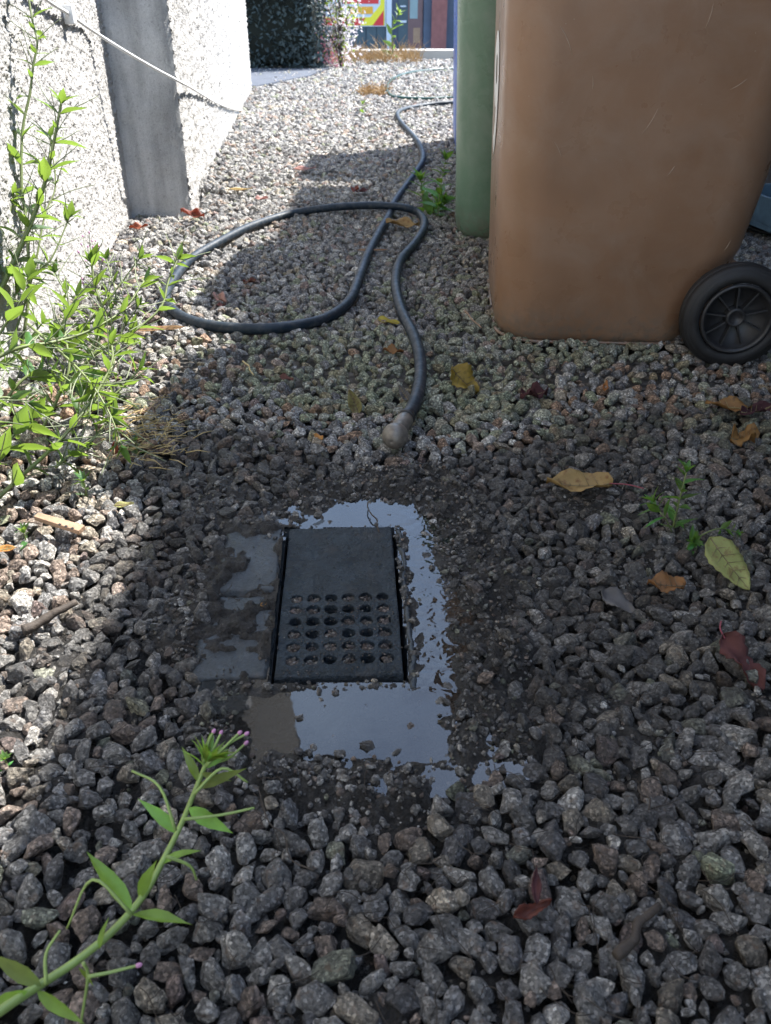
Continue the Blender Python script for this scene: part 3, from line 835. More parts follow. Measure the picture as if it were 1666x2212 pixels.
def prism_wall(name, poly, z0, z1, mat):
    bm = bmesh.new()
    lo = [bm.verts.new((x, y, z0)) for x, y in poly]; hi = [bm.verts.new((x, y, z1)) for x, y in poly]
    n = len(poly)
    for i in range(n): bm.faces.new((lo[i], lo[(i + 1) % n], hi[(i + 1) % n], hi[i]))
    bm.faces.new(hi); bm.faces.new(lo[::-1])
    return obj_bm(name, bm, mat, lw_)
e = 0.004
M['brick'] = m_plain('dull_brown_roughcast', (0.055, 0.046, 0.038), 0.95, 0.2, 3, 0.8, 60)
prism_wall('wall', [(NWx(-3) - e, -3), (NWx(YS) - e, YS + 0.02), (-4, YS + 0.02), (-4, -3)], -0.1, 2.2, M['dash'])
prism_wall('upper_wall', [(NWx(-3) - 0.02, -3), (NWx(YS) - 0.02, YS + 0.02), (-4, YS + 0.02), (-4, -3)], 2.2, HH, M['brick'])
prism_wall('upper_wall', [(FWx(YS) - 0.02, YS + 0.02), (FWx(YE) - 0.02, YE - 0.02), (-4, YE - 0.02), (-4, YS + 0.021)], 2.21, HH + 0.01, M['brick'])
prism_wall('wall', [(FWx(YS) - e, YS + 0.003), (FWx(YE) - e, YE), (-4, YE), (-4, YS + 0.003)], -0.1, 2.21, M['dash'])
# smooth grey rendered end face of the step, with a slightly uneven arris
st = 0.01
A, Z = np.meshgrid(np.linspace(0, 1, 22), np.arange(-0.03, 1.2, st))
xa, xb = NWx(YS) - 0.01, FWx(YS) + 0.004
Xs = xa + (xb - xa) * A + (fbm(Z * 18, A * 0 + 3, 3, 8) - 0.5) * 0.008 * A
Ys = YS - 0.10 * (1 - A) - 0.006 + (fbm(Xs * 25, Z * 25, 3, 21) - 0.5) * 0.006 + 0.008 * sstep(0.93, 1, A)
idx = np.arange(A.size).reshape(A.shape)
F = np.stack([idx[:-1, :-1], idx[:-1, 1:], idx[1:, 1:], idx[1:, :-1]], -1).reshape(-1, 4)
mesh_np('grey_render_face', np.stack([Xs.ravel(), Ys.ravel(), Z.ravel()], 1), F, M['grey_render'], True, parent=lw_)
bm = bmesh.new(); bx(bm, -4, -0.50, -3.2, YE + 0.2, HH + 0.01, HH + 0.16)
obj_bm('eaves', bm, M['rim'], lw_)

# cable clipped to the wall
def on_far(px, py, off=0.012):
    x, yy, zz = ray(px, py)
    t = (-0.63 + 0.08 * 2.86 + off) / (x + 0.08 * yy)
    return np.array([x * t, yy * t, CAM_H + zz * t])
def on_near(px, py, off=0.016):
    x, yy, zz = ray(px, py)
    t = (-0.785 + 0.08 * 2.68 + off) / (x + 0.08 * yy)
    return np.array([x * t, yy * t, CAM_H + zz * t])
_a = on_near(200, 66); _b = np.array(AY(391, 178, YS - 0.020))
cabp = [on_near(60, -30), on_near(110, 6), on_near(150, 31), _a, _a + (_b - _a) * 0.33 + np.array([0, 0, -0.004]), _a + (_b - _a) * 0.66 + np.array([0, 0, -0.004]), _b, on_far(412, 189, 0.018), on_far(440, 206), on_far(468, 222), on_far(497, 233), on_far(520, 238), on_far(532, 236)]
cab = empty('cable', tuple(cabp[1])); tag(cab, 'thin white cable sagging across the grey step of the left wall', 'cable')
Vc, Fc = tube(catmull(cabp, 8), 0.0042, 8)
mesh_py('cable_line', Vc - np.array(cabp[1]), Fc, M['cable'], parent=cab)
bm = bmesh.new(); p = D(306, 118, 2.2); bx(bm, -0.012, 0.012, -0.012, 0.012, -0.02, 0.02, 0.004)
obj_bm('cable_clip', bm, M['cable'], cab, loc=Vector(cabp[2]) - Vector(cabp[1]))

# ------------------------------------------------------------------ RIGHT HOUSE (casts the long shade)
rh = empty('garage_wall', (1.22, 4.5, 0)); tag(rh, 'dark rendered garage wall standing behind the brown bin at right', 'garage')
M['dark_render'] = m_render('dark_grey_render', (0.11, 0.11, 0.115), 140, 0.6, 0.003)
bm = bmesh.new(); bx(bm, 0, 3, -8.5, 0, -0.1, 2.45); obj_bm('wall', bm, M['dark_render'], rh)
bm = bmesh.new(); bx(bm, -0.06, 3.06, -8.56, 0.06, 2.45, 2.55); obj_bm('roof', bm, M['rim'], rh)

# ------------------------------------------------------------------ WHEELIE BINS
def rrect(x0, x1, w, r, n=6):
    """rounded rectangle outline x0..x1, -w..w"""
    p = []
    for (cx, cy, a0) in ((x1 - r, w - r, 0), (x0 + r, w - r, 90), (x0 + r, -w + r, 180), (x1 - r, -w + r, 270)):
        for k in range(n + 1):
            a = R(a0 + 90 * k / n); p.append((cx + r * math.cos(a), cy + r * math.sin(a)))
    return p
def loft(levels):
    V = []; F = []
    n = len(levels[0][1])
    for z, pts_ in levels:
        V += [(x, y, z) for x, y in pts_]
    for a in range(len(levels) - 1):
        for k in range(n):
            k2 = (k + 1) % n
            F.append((a * n + k, a * n + k2, (a + 1) * n + k2, (a + 1) * n + k))
    return V, F, n
def make_bin(name, label, mat, loc, rz, digit=None):
    root = empty(name, loc, rz); tag(root, label, 'wheelie bin', 'wheelie bins in a row on the gravel')
    # local: front of bin at x=0 (to the left), wheels and handle at x=+0.47..0.55, width along y
    lv = []
    spec = [(0.002, 0.030, 0.400, 0.195, 0.06), (0.012, 0.016, 0.405, 0.208, 0.083), (0.030, 0.008, 0.412, 0.216, 0.088), (0.06, 0.004, 0.42, 0.219, 0.09), (0.12, 0.002, 0.445, 0.222, 0.095), (0.19, 0.0, 0.475, 0.225, 0.095),
            (0.30, -0.004, 0.492, 0.229, 0.095), (0.50, -0.010, 0.510, 0.238, 0.095), (0.70, -0.017, 0.528, 0.247, 0.095), (0.94, -0.026, 0.548, 0.258, 0.09), (0.945, -0.034, 0.556, 0.266, 0.07), (0.985, -0.035, 0.558, 0.268, 0.07), (0.987, -0.030, 0.553, 0.262, 0.065)]
    for z, x0, x1, w, r in spec: lv.append((z, rrect(x0, x1, w, r, 8)))
    V, F, n = loft(lv)
    F = [tuple(f) for f in F] + [tuple(range(n))[::-1], tuple((len(lv) - 1) * n + k for k in range(n))]
    me = bpy.data.meshes.new('body'); me.from_pydata(V, [], F); me.update()
    me.polygons.foreach_set('use_smooth', [len(p.vertices) == 4 for p in me.polygons]); me.materials.append(mat)
    link_me('body', me, root)
    Vh, Fh = tube(np.array([(x, y, 0.010) for x, y in rrect(0.010, 0.408, 0.2135, 0.085, 8)] + [(0.408, 0.1285, 0.010)]), 0.0035, 6)
    mesh_py('base_lip', Vh, Fh, mat, parent=root)
    # lid: domed slab
    ll = [(0.988, rrect(-0.045, 0.57, 0.278, 0.07, 8)), (1.012, rrect(-0.048, 0.572, 0.281, 0.07, 8)), (1.035, rrect(-0.02, 0.56, 0.26, 0.08, 8)), (1.060, rrect(0.06, 0.50, 0.19, 0.08, 8))]
    V, F, n = loft(ll)
    F = [tuple(f) for f in F] + [tuple(range(n))[::-1], tuple(3 * n + k for k in range(n))]
    me = bpy.data.meshes.new('lid'); me.from_pydata(V, [], F); me.update(); me.materials.append(mat)
    me.polygons.foreach_set('use_smooth', [len(p.vertices) == 4 for p in me.polygons])
    link_me('lid', me, root)
    Vh, Fh = tube(catmull([(0.55, -0.19, 0.965), (0.60, -0.19, 0.985), (0.615, -0.15, 0.99), (0.615, 0.15, 0.99), (0.60, 0.19, 0.985), (0.55, 0.19, 0.965)], 6), 0.013, 8)
    mesh_py('handle', Vh, Fh, mat, parent=root)
    Vh, Fh = tube([(0.440, -0.27, 0.098), (0.440, 0.27, 0.098)], 0.011, 10)
    mesh_py('axle', Vh, Fh, M['rim'], parent=root)
    bm = bmesh.new(); bx(bm, 0.395, 0.47, -0.17, 0.17, 0.03, 0.165, 0.008); obj_bm('axle_block', bm, mat, root)
    for s in (-1, 1):
        wr = empty('wheel', (0.440, s * 0.292, 0.098)); wr.parent = root
        if s > 0: wr.rotation_euler = (0, 0, math.pi)
        prof = [(0.066, 0.020), (0.070, 0.023), (0.086, 0.024), (0.0945, 0.018), (0.0975, 0.009), (0.0965, 0.008), (0.0965, 0.006), (0.098, 0.005), (0.098, -0.005), (0.0965, -0.006), (0.0965, -0.008), (0.0975, -0.009),
                (0.0955, -0.016), (0.093, -0.0205), (0.0915, -0.0205), (0.091, -0.022), (0.0885, -0.0235), (0.0865, -0.0235), (0.086, -0.0245), (0.074, -0.0245), (0.069, -0.0225), (0.066, -0.018), (0.066, 0.02)]
        V, F = lathe(prof, 56); mesh_py('tyre', V, F, M['rubber'], parent=wr)
        prof = [(0.0655, -0.019), (0.0655, -0.0235), (0.063, -0.0255), (0.060, -0.0250), (0.0575, -0.020), (0.056, 0.002), (0.020, 0.004), (0.0, 0.004)]
        V, F = lathe(prof, 48); mesh_py('rim', V, F, M['rim'], parent=wr)
        prof = [(0.0185, 0.003), (0.0180, -0.012), (0.0165, -0.0150), (0.0120, -0.0155), (0.0118, -0.0140), (0.0, -0.0140)]
        V, F = lathe(prof, 28); mesh_py('hub', V, F, M['rim'], parent=wr)
        for k in range(9):
            a = 2 * math.pi * k / 9 + 0.25
            bm = bmesh.new(); bx(bm, 0.017, 0.0575, -0.0115, 0.002, -0.0017, 0.0017, 0.0005)
            o = obj_bm('spoke', bm, M['rim'], wr, rot=(0, -a, 0))
    if digit:
        sr = random.Random(3)
        zs_ = [q_[0] for q_ in spec]; ws_ = [q_[3] for q_ in spec]
        for (sx_, sz_, ln, an) in ((0.10, 0.52, 0.05, 1.9), (0.16, 0.60, 0.03, 0.1), (0.235, 0.40, 0.045, 0.9), (0.31, 0.56, 0.035, 1.2), (0.10, 0.36, 0.03, 1.9), (0.42, 0.20, 0.02, 1.0), (0.29, 0.33, 0.02, 0.8), (0.14, 0.47, 0.02, 1.5), (0.37, 0.47, 0.03, 0.4)):
            q_ = []
            for t_ in (0, .35, .7, 1):
                x_ = sx_ + ln * t_ * math.cos(an + t_ * .2); z_ = sz_ + ln * t_ * math.sin(an + t_ * .2)
                q_.append((x_, -float(np.interp(z_, zs_, ws_)) - 0.0001, z_))
            V, F = tube(q_, [0.0002, 0.0006, 0.0005, 0.0002], 5); mesh_py('scratch', V, F, M['scratch'], parent=root)
        cu_ = bpy.data.curves.new('number', 'FONT'); cu_.body = digit; cu_.size = 0.30; cu_.extrude = 0.0004; cu_.offset = 0.006
        cu_.align_x = 'CENTER'
        tmp = bpy.data.objects.new('tmp', cu_); COL.objects.link(tmp)
        dg = bpy.context.evaluated_depsgraph_get(); me = bpy.data.meshes.new_from_object(tmp.evaluated_get(dg))
        bpy.data.objects.remove(tmp)
        me.materials.clear(); me.materials.append(M['white'])
        o = bpy.data.objects.new('bin_number', me); COL.objects.link(o); o.parent = root
        o['label'] = 'white stick-on figure on the side of the brown bin'
        # face -x, upright
        o.matrix_basis = Matrix.Translation((-0.0068, 0.0, 0.335)) @ Matrix.Rotation(R(-1.7), 4, 'Y') @ Matrix.Rotation(R(-90), 4, 'Z') @ Matrix.Rotation(R(90), 4, 'X')
    return root
GZ = 0.010
# near bottom-left corner of each bin: local (0,-0.22)
def bin_at(px, py, rz):
    p = G(px, py, GZ); c, s = math.cos(rz), math.sin(rz)
    lx, ly = 0.02, -0.216
    return (p.x - (lx * c - ly * s), p.y - (lx * s + ly * c), GZ - 0.004)
rz = R(-3.6)
make_bin('wheelie_bin', 'brown wheelie bin nearest the camera, white figure on its side', M['brown'], bin_at(1083, 743, rz), rz, '9')
rz = R(-5.0)
make_bin('wheelie_bin', 'faded green wheelie bin between the brown and the blue bins', M['green'], bin_at(993, 522, rz), rz)
pb = G(975, 300, GZ); rz = R(-2)
make_bin('wheelie_bin', 'blue wheelie bin farthest from the camera, a thin sliver past the green one', M['blue'], (pb.x - 0.012, pb.y - 0.26, GZ - 0.004), rz)
# blue crate and coiled black pipe behind the brown bin
cr = empty('plastic_crate', tuple(AY(1672, 474, 2.46))); cr.location.z = 0.02; cr.rotation_euler = (0, 0, R(12))
tag(cr, 'pale blue plastic crate behind the brown bin at the right edge', 'crate')
M['pale_blue'] = m_plain('pale_blue_plastic', (0.12, 0.20, 0.27), 0.4, 0.4, 25)
bm = bmesh.new()
bx(bm, -0.055, 0.30, -0.10, 0.15, 0.03, 0.045, 0.002)
for a in ((-0.055, -0.045, -0.10, 0.15), (0.29, 0.30, -0.10, 0.15), (-0.045, 0.29, -0.10, -0.09), (-0.045, 0.29, 0.14, 0.15)):
    bx(bm, *a, 0.045, 0.115, 0.002)
obj_bm('crate_shell', bm, M['pale_blue'], cr)
cp = empty('black_pipe', tuple(G(1690, 500, 0.02))); tag(cp, 'coiled thin black pipe on the gravel under the blue crate', 'pipe')
pth = []
for k in range(60):
    a = k * 0.22; rr = 0.14 + 0.004 * k / 6
    pth.append((rr * math.cos(a) + 0.06, rr * 0.8 * math.sin(a) + 0.02, 0.006 + 0.012 * (k / 60) + 0.003 * math.sin(a * 2.3)))
V, F = tube(pth, 0.006, 8); mesh_py('pipe_coil', V, F, M['rubber'], parent=cp)

# ------------------------------------------------------------------ HOSES
HZ = 0.031
hp_ = [(872, 912), (893, 878), (905, 840), (909, 800), (905, 760), (893, 722), (876, 690), (861, 650), (855, 605), (866, 562), (893, 530), (913, 500), (917, 478), (905, 461), (880, 450), (840, 445), (780, 444), (700, 450), (620, 464),
       (540, 490), (470, 525), (410, 562), (372, 608), (358, 642), (375, 672), (425, 697), (500, 709), (580, 710), (650, 702), (710, 685), (755, 650), (776, 600), (795, 550), (820, 500), (838, 470), (850, 440), (872, 408), (900, 370), (914, 340),
       (902, 305), (880, 280), (862, 258), (860, 243), (880, 234), (925, 226), (975, 221), (1060, 214)]
hw3 = []
for i, (a, b) in enumerate(hp_):
    z = HZ + 0.003 * math.sin(i * 1.7)
    if 14 <= i <= 17: z += 0.014
    if i == 0: z = 0.040
    if 34 <= i <= 36: z -= 0.004
    hw3.append(np.array(G(a, b, z)))
hs = empty('garden_hose', tuple(hw3[0])); tag(hs, 'dark blue rubber hose looping over the gravel and ending above the drain', 'hose')
path = catmull(hw3, 6)
V, F = tube(path, 0.0116, 14); mesh_py('hose_pipe', V - hw3[0], F, M['hose'], parent=hs)
a0 = np.array(G(874, 906, 0.040)); a1 = np.array(G(840, 962, 0.036))
dv = Vector(a1 - a0); Ln = dv.length
def lathe_at(name, prof, mat, seg=28):
    V, F = lathe(prof, seg)
    o = mesh_py(name, V, F, mat, parent=hs)
    o.matrix_basis = Matrix.Translation((0, 0, 0)) @ dv.to_track_quat('Y', 'Z').to_matrix().to_4x4()
    return o
s_ = 0.0
lathe_at('hose_clip', [(0.0122, -0.022), (0.0136, -0.022), (0.0140, -0.018), (0.0136, -0.014), (0.0122, -0.014)], M['rim'])
lathe_at('metal_ferrule', [(0.0, -0.010), (0.0128, -0.010), (0.0140, -0.007), (0.0142, 0.014), (0.0130, 0.016), (0.0142, 0.018), (0.0130, 0.0205), (0.0143, 0.0225), (0.0130, 0.025), (0.0135, 0.030)], M['brass'])
pr = [(0.0132, 0.028)] + [(0.0205 * math.sin(R(a)), 0.046 - 0.0205 * math.cos(R(a))) for a in range(40, 172, 8)] + [(0.0022, 0.0655), (0.0, 0.0650)]
lathe_at('nozzle_ball', pr, M['brass'])
g2 = [(1060, 212), (975, 211), (920, 213), (870, 211), (846, 207), (836, 192), (846, 172), (880, 158), (930, 151), (1000, 147), (1080, 146)]
g3 = [np.array(G(a, b, 0.03)) for a, b in g2]
V, F = tube(catmull(g3, 6), 0.0085, 8)
o = mesh_py('green_hose', V - g3[0], F, M['green_hose'], loc=g3[0]); tag(o, 'thinner green hose bending on the sunlit gravel beyond the dark hose', 'hose')

# ------------------------------------------------------------------ LEAVES lying on the gravel
def leaf_vf(L, W, seed, serr=0.0, curl=0.25, fold=0.25, wav=0.05, n=14, m=3, lance=False):
    """ovate blade along +x with midrib fold, curl and wavy margin"""
    r = random.Random(seed); V = []; F = []
    ph = r.uniform(0, 6)
    for i in range(n + 1):
        u = i / n
        w = W * (math.sin(math.pi * min(1, u ** 0.8)) ** 0.75) * (1.05 - 0.25 * u)
        if lance: w = W * math.sin(math.pi * u ** 0.72) ** 1.15
        if i in (0, n): w = W * 0.01
        for j in range(-m, m + 1):
            v = j / m
            ww = w * v
            if abs(j) == m and serr: ww *= 1 + serr * (1 if i % 2 else -1)
            z = abs(v) * w * fold + curl * L * (4 * (u - 0.5) ** 2) * 0.25 + wav * W * math.sin(u * 9 + ph + v * 2) * abs(v) + curl * w * abs(v) ** 2 * 0.6
            V.append((L * (u - 0.5), ww, z))
    k = 2 * m + 1
    for i in range(n):
        for j in range(k - 1):
            F.append((i * k + j, (i + 1) * k + j, (i + 1) * k + j + 1, i * k + j + 1))
    return V, F
def ground_leaf(px, py, lpx, ang, mat, label, W=0.42, serr=0.05, curl=0.3, fold=0.2, wav=0.15, z=0.020, tiltx=0.0, tilty=0.0, stalk=None, name='fallen_leaf', thick=0.0006, cat='leaf', vein=True):
    p = G(px, py, z); depth = p.y * CP + (CAM_H - z) * SP
    L = lpx / FPX * depth
    V, F = leaf_vf(L, L * W * 0.5, hash((px, py)) & 0xffff, serr, curl, fold, wav)
    root = empty(name, tuple(p)); root.rotation_euler = (Matrix.Rotation(tiltx + R(12), 3, 'X') @ Matrix.Rotation(tilty, 3, 'Y') @ Matrix.Rotation(R(ang), 3, 'Z')).to_euler()
    tag(root, label, cat, 'fallen leaves on the gravel')
    o = mesh_py('leaf_blade', V, F, M[mat], parent=root)
    sm = o.modifiers.new('thickness', 'SOLIDIFY'); sm.thickness = thick
    if vein:
        mid = [(L * (u - 0.5), 0, curl * L * (4 * (u - 0.5) ** 2) * 0.25 + 0.0005) for u in np.linspace(0.02, 0.97, 9)]
        vf = [tube(mid, np.linspace(0.0008, 0.0003, 9), 5)]
        for u in (0.2, 0.34, 0.48, 0.62, 0.76):
            for s in (-1, 1):
                w = L * W * 0.5 * (math.sin(math.pi * u ** 0.8) ** 0.75) * (1.05 - 0.25 * u) * 0.85
                q_ = []
                for t_ in (0, 0.35, 0.7, 1):
                    uu = u + t_ * 0.10; zz = t_ * w * fold + curl * L * (4 * (uu - 0.5) ** 2) * 0.25 + curl * w * t_ ** 2 * 0.6 + 0.0005
                    q_.append((L * (uu - 0.5), s * w * t_, zz))
                vf.append(tube(q_, [0.0005, 0.0004, 0.0003, 0.0002], 4))
        V2, F2 = join_vf(vf); mesh_py('leaf_veins', V2, F2, M['l_vein'], parent=root)
    if stalk:
        sl = stalk * L
        q_ = [(-L * 0.5 + 0.004, 0, curl * L * 0.25), (-L * 0.5 - sl * 0.5, sl * 0.12, curl * L * 0.25 + sl * 0.1), (-L * 0.5 - sl, sl * 0.5, curl * L * 0.25 + sl * 0.3)]
        V2, F2 = tube(catmull(q_, 5), 0.0009, 6); mesh_py('leaf_stalk', V2, F2, M['l_stalk'], parent=root)
    return root
ground_leaf(1250, 1050, 140, 176, 'l_tan', 'tan leaf with a curved red stalk, right of the drain cover', 0.46, 0.06, 0.35, 0.5, 0.35, 0.026, R(2), 0, 0.42)
ground_leaf(1574, 1218, 138, -62, 'l_olive', 'large flat toothed olive leaf beside the right-hand weed', 0.62, 0.05, 0.10, 0.08, 0.08, 0.034, R(18), R(6))
ground_leaf(1438, 1265, 78, 170, 'l_brown', 'rusty brown folded leaf left of the large olive leaf', 0.7, 0.1, 0.3, 0.4, 0.4, 0.022)
ground_leaf(1603, 1432, 140, -66, 'l_red', 'crumpled dark red leaf at the right edge, lower than the others', 0.42, 0.14, 0.15, 0.5, 0.7, 0.028, R(10), 0, 0.2, vein=False)
ground_leaf(1001, 824, 78, -42, 'l_yellow', 'mustard yellow leaf on gravel right of the hose end', 0.75, 0.08, 0.4, 0.3, 0.3, 0.030, R(30), R(15))
ground_leaf(1153, 853, 62, 10, 'l_red', 'small shrivelled red leaf below the brown bin', 0.5, 0.2, 0.5, 0.6, 1.0, 0.026)
ground_leaf(1572, 880, 95, 165, 'l_brown', 'long reddish brown leaf left of the one at the right edge, under the bin wheel', 0.4, 0.1, 0.3, 0.5, 0.4, 0.028)
ground_leaf(1634, 890, 90, 20, 'l_red', 'curled red-brown leaf at the right edge below the bin wheel', 0.35, 0.1, 0.5, 0.6, 0.5, 0.028)
ground_leaf(1608, 950, 66, 10, 'l_brown', 'crumpled dark brown leaf right of the tan leaf, on wet stones', 0.7, 0.15, 0.5, 0.6, 0.9, 0.022)
ground_leaf(417, 466, 62, -25, 'l_orange', 'bright orange leaf at the foot of the grey wall step', 0.42, 0.08, 0.4, 0.5, 0.5, 0.035)
ground_leaf(870, 487, 75, -14, 'l_tan', 'orange-tan leaf lying where the dark hose crosses itself', 0.42, 0.05, 0.4, 0.4, 0.4, 0.034)
ground_leaf(765, 868, 58, 112, 'l_olive', 'narrow pale green leaf standing on edge left of the hose end', 0.5, 0.0, 0.3, 0.5, 0.2, 0.034, R(55))
ground_leaf(872, 850, 40, 120, 'l_grey', 'torn grey leaf scrap touching the hose near its end', 0.5, 0.1, 0.3, 0.4, 0.3, 0.030, R(30))
ground_leaf(619, 819, 34, -20, 'l_red', 'small bright red petal on shaded gravel inside the path', 0.5, 0.0, 0.4, 0.5, 0.3, 0.030, vein=False)
ground_leaf(768, 410, 26, 80, 'l_orange', 'tiny orange leaf near the far side of the hose loop', 0.7, 0.0, 0.4, 0.4, 0.3, 0.035, vein=False)
ground_leaf(783, 414, 28, 200, 'l_red', 'tiny pinkish red leaf touching the tiny orange leaf', 0.5, 0.0, 0.4, 0.4, 0.3, 0.032, vein=False)
ground_leaf(658, 366, 50, 8, 'l_pink', 'pale pink leaf in sun on the far gravel', 0.35, 0.0, 0.2, 0.3, 0.2, 0.035)
ground_leaf(519, 411, 52, 5, 'l_tan', 'narrow tan leaf in sun right of the wall step', 0.22, 0.0, 0.3, 0.4, 0.2, 0.035)
ground_leaf(249, 968, 30, 85, 'l_orange', 'small glowing orange leaf under the big willowherb', 0.6, 0.0, 0.3, 0.4, 0.3, 0.040, R(40), vein=False)
ground_leaf(840, 697, 50, -20, 'l_yellow', 'yellow-green leaf tucked against the hose left side', 0.4, 0.05, 0.4, 0.4, 0.3, 0.028)
ground_leaf(478, 648, 44, -50, 'l_pink', 'curled pink leaf on sunlit gravel inside the hose loop', 0.5, 0.05, 0.5, 0.5, 0.5, 0.030)
ground_leaf(540, 610, 30, 30, 'l_brown', 'small brown leaf inside the hose loop, in shade', 0.5, 0.05, 0.5, 0.5, 0.5, 0.026)
ground_leaf(566, 430, 28, 10, 'l_pink', 'small pink leaf just beyond the hose loop', 0.5, 0.0, 0.4, 0.4, 0.3, 0.03, vein=False)
ground_leaf(805, 541, 66, 2, 'l_tan', 'narrow straw-coloured leaf crossing the inner strand of hose', 0.16, 0.0, 0.1, 0.3, 0.1, 0.03, vein=False)
ground_leaf(345, 712, 110, 6, 'l_tan', 'long flat tan leaf between willowherb and hose loop', 0.2, 0.0, 0.15, 0.3, 0.1, 0.033)
ground_leaf(268, 1091, 42, 12, 'l_olive', 'short yellow-green leaf on sunlit stones at left', 0.42, 0.0, 0.2, 0.3, 0.2, 0.028)
ground_leaf(6, 1188, 60, 12, 'l_orange', 'orange leaf tip at the left edge on sunlit stones', 0.4, 0.0, 0.2, 0.3, 0.2, 0.028)
ground_leaf(1150, 1968, 92, 22, 'l_brown', 'curled rust-brown leaf in the foreground gravel', 0.32, 0.1, 0.5, 0.7, 0.6, 0.022, vein=False)
ground_leaf(1158, 1915, 80, 82, 'l_red', 'narrow reddish leaf standing over the curled rust-brown one', 0.25, 0.08, 0.6, 0.7, 0.6, 0.026, vein=False)
ground_leaf(1308, 836, 40, 75, 'l_orange', 'small amber leaf tip in the mossy gravel below the brown bin', 0.3, 0.0, 0.4, 0.6, 0.4, 0.026, vein=False)
ground_leaf(688, 945, 26, 140, 'l_orange', 'tiny orange leaf on dry stones above the drain', 0.5, 0.0, 0.4, 0.5, 0.4, 0.026, vein=False)
ground_leaf(1335, 1300, 84, -50, 'l_grey', 'dull grey leaf flat among wet stones below the brown leaf', 0.6, 0.1, 0.15, 0.2, 0.2, 0.022, vein=False)
ground_leaf(478, 648 + 12, 20, 10, 'l_red', 'tiny red leaf scrap touching the curled pink leaf', 0.5, 0.0, 0.4, 0.5, 0.4, 0.026, vein=False)
ground_leaf(850, 760, 44, -10, 'l_brown', 'small brown leaf just left of the hose', 0.5, 0.1, 0.4, 0.5, 0.6, 0.026, vein=False)
ground_leaf(300, 492, 40, 15, 'l_orange', 'orange leaf litter at the near corner of the grey wall step', 0.4, 0.1, 0.4, 0.5, 0.6, 0.035, vein=False)
ground_leaf(570, 1306, 15, 30, 'l_orange', 'tiny orange petal on the left slab beside the drain cover', 0.6, 0.0, 0.3, 0.4, 0.3, 0.009, vein=False)

# sticks
def stick(name, pxa, pxb, za, zb_, r0, r1, mat, label, cat, bend=0.004, seg=7):
    a = np.array(G(*pxa, za)); b = np.array(G(*pxb, zb_)); rr = random.Random(hash(pxa))
    pp = [a + (b - a) * t + np.array([rr.uniform(-bend, bend), rr.uniform(-bend, bend), rr.uniform(-bend, bend) * .5]) * (0 < t < 1) for t in np.linspace(0, 1, 6)]
    V, F = tube(catmull(pp, 3), np.linspace(r0, r1, 16) * np.array([rr.uniform(0.85, 1.15) for _ in range(16)]), seg)
    o = mesh_py(name, V - a, F, mat, loc=a, smooth=True); tag(o, label, cat); return o
stick('twig', (1330, 2065), (1425, 1955), 0.028, 0.034, 0.0042, 0.0030, M['twig'], 'dark twig lying across the stones at lower right', 'twig')
stick('twig', (50, 1362), (165, 1300), 0.026, 0.030, 0.0060, 0.0042, M['twig'], 'dark broken stick on sunlit stones at the left edge', 'twig', 0.003)
stick('twig', (1378, 1700), (1402, 1750), 0.026, 0.026, 0.0012, 0.0008, M['twig'], 'thin black root curling over stones at right', 'root', 0.006)
stick('twig', (525, 780), (548, 810), 0.030, 0.030, 0.0016, 0.0012, M['straw'], 'short straw stalk on shaded gravel below the hose loop', 'stalk')
stick('twig', (1005, 672), (1040, 708), 0.030, 0.030, 0.0018, 0.0012, M['wood'], 'short pinkish stalk between hose and brown bin', 'stalk')
stick('twig', (680, 1880), (560, 1700), 0.026, 0.026, 0.0007, 0.0005, M['twig'], 'hair-thin root in the mud below the puddle', 'root', 0.012)
stick('twig', (820, 1150), (795, 1085), 0.008, 0.010, 0.0011, 0.0008, M['twig'], 'thin dark root crossing the wet slab above the drain cover', 'root', 0.004)
wd = empty('wood_strip', tuple(G(128, 1130, 0.036))); wd.rotation_euler = (R(6), R(3), R(-22)); tag(wd, 'brown wooden strip with small square holes on sunlit stones', 'wood strip')
bm = bmesh.new(); bx(bm, -0.036, 0.036, -0.0055, 0.0055, -0.0035, 0.0035, 0.0008)
for v in bm.verts: v.co.y *= 1 + 0.15 * v.co.x / 0.036
obj_bm('strip', bm, M['wood'], wd)
for k in range(3):
    bm = bmesh.new(); bx(bm, -0.0018, 0.0018, -0.0016, 0.0016, -0.0002, 0.0004); obj_bm('hole', bm, M['dark'], wd, loc=(0.006 + k * 0.010, -0.0052, 0.0036))

# ------------------------------------------------------------------ WILLOWHERB and weeds
def blade_mesh(name, L, W, curl, seed, mat, serr=0.0):
    V, F = leaf_vf(1.0, W / L, seed, serr, 0.0, 0.35, 0.06, 9, 2, True)
    V = [((x + 0.5), y, z - curl * (x + 0.5) ** 2) for x, y, z in V]
    me = bpy.data.meshes.new(name); me.from_pydata(V, [], F); me.update()
    me.polygons.foreach_set('use_smooth', [True] * len(me.polygons)); me.materials.append(mat)
    return me
BL = [blade_mesh('leaf', 1.0, 0.13 + 0.025 * (i % 4), 0.06 + 0.13 * (i % 3), i, M['leaf'], 0.04) for i in range(8)]
BLS = [blade_mesh('weed_leaf', 1.0, 0.16 + 0.03 * (i % 3), 0.08 + 0.12 * (i % 3), 40 + i, M['leaf_shade'], 0.05) for i in range(6)]
BLY = [blade_mesh('leaf', 1.0, 0.09 + 0.015 * (i % 4), 0.06 + 0.13 * (i % 3), 70 + i, M['leaf_bright'], 0.04) for i in range(8)]
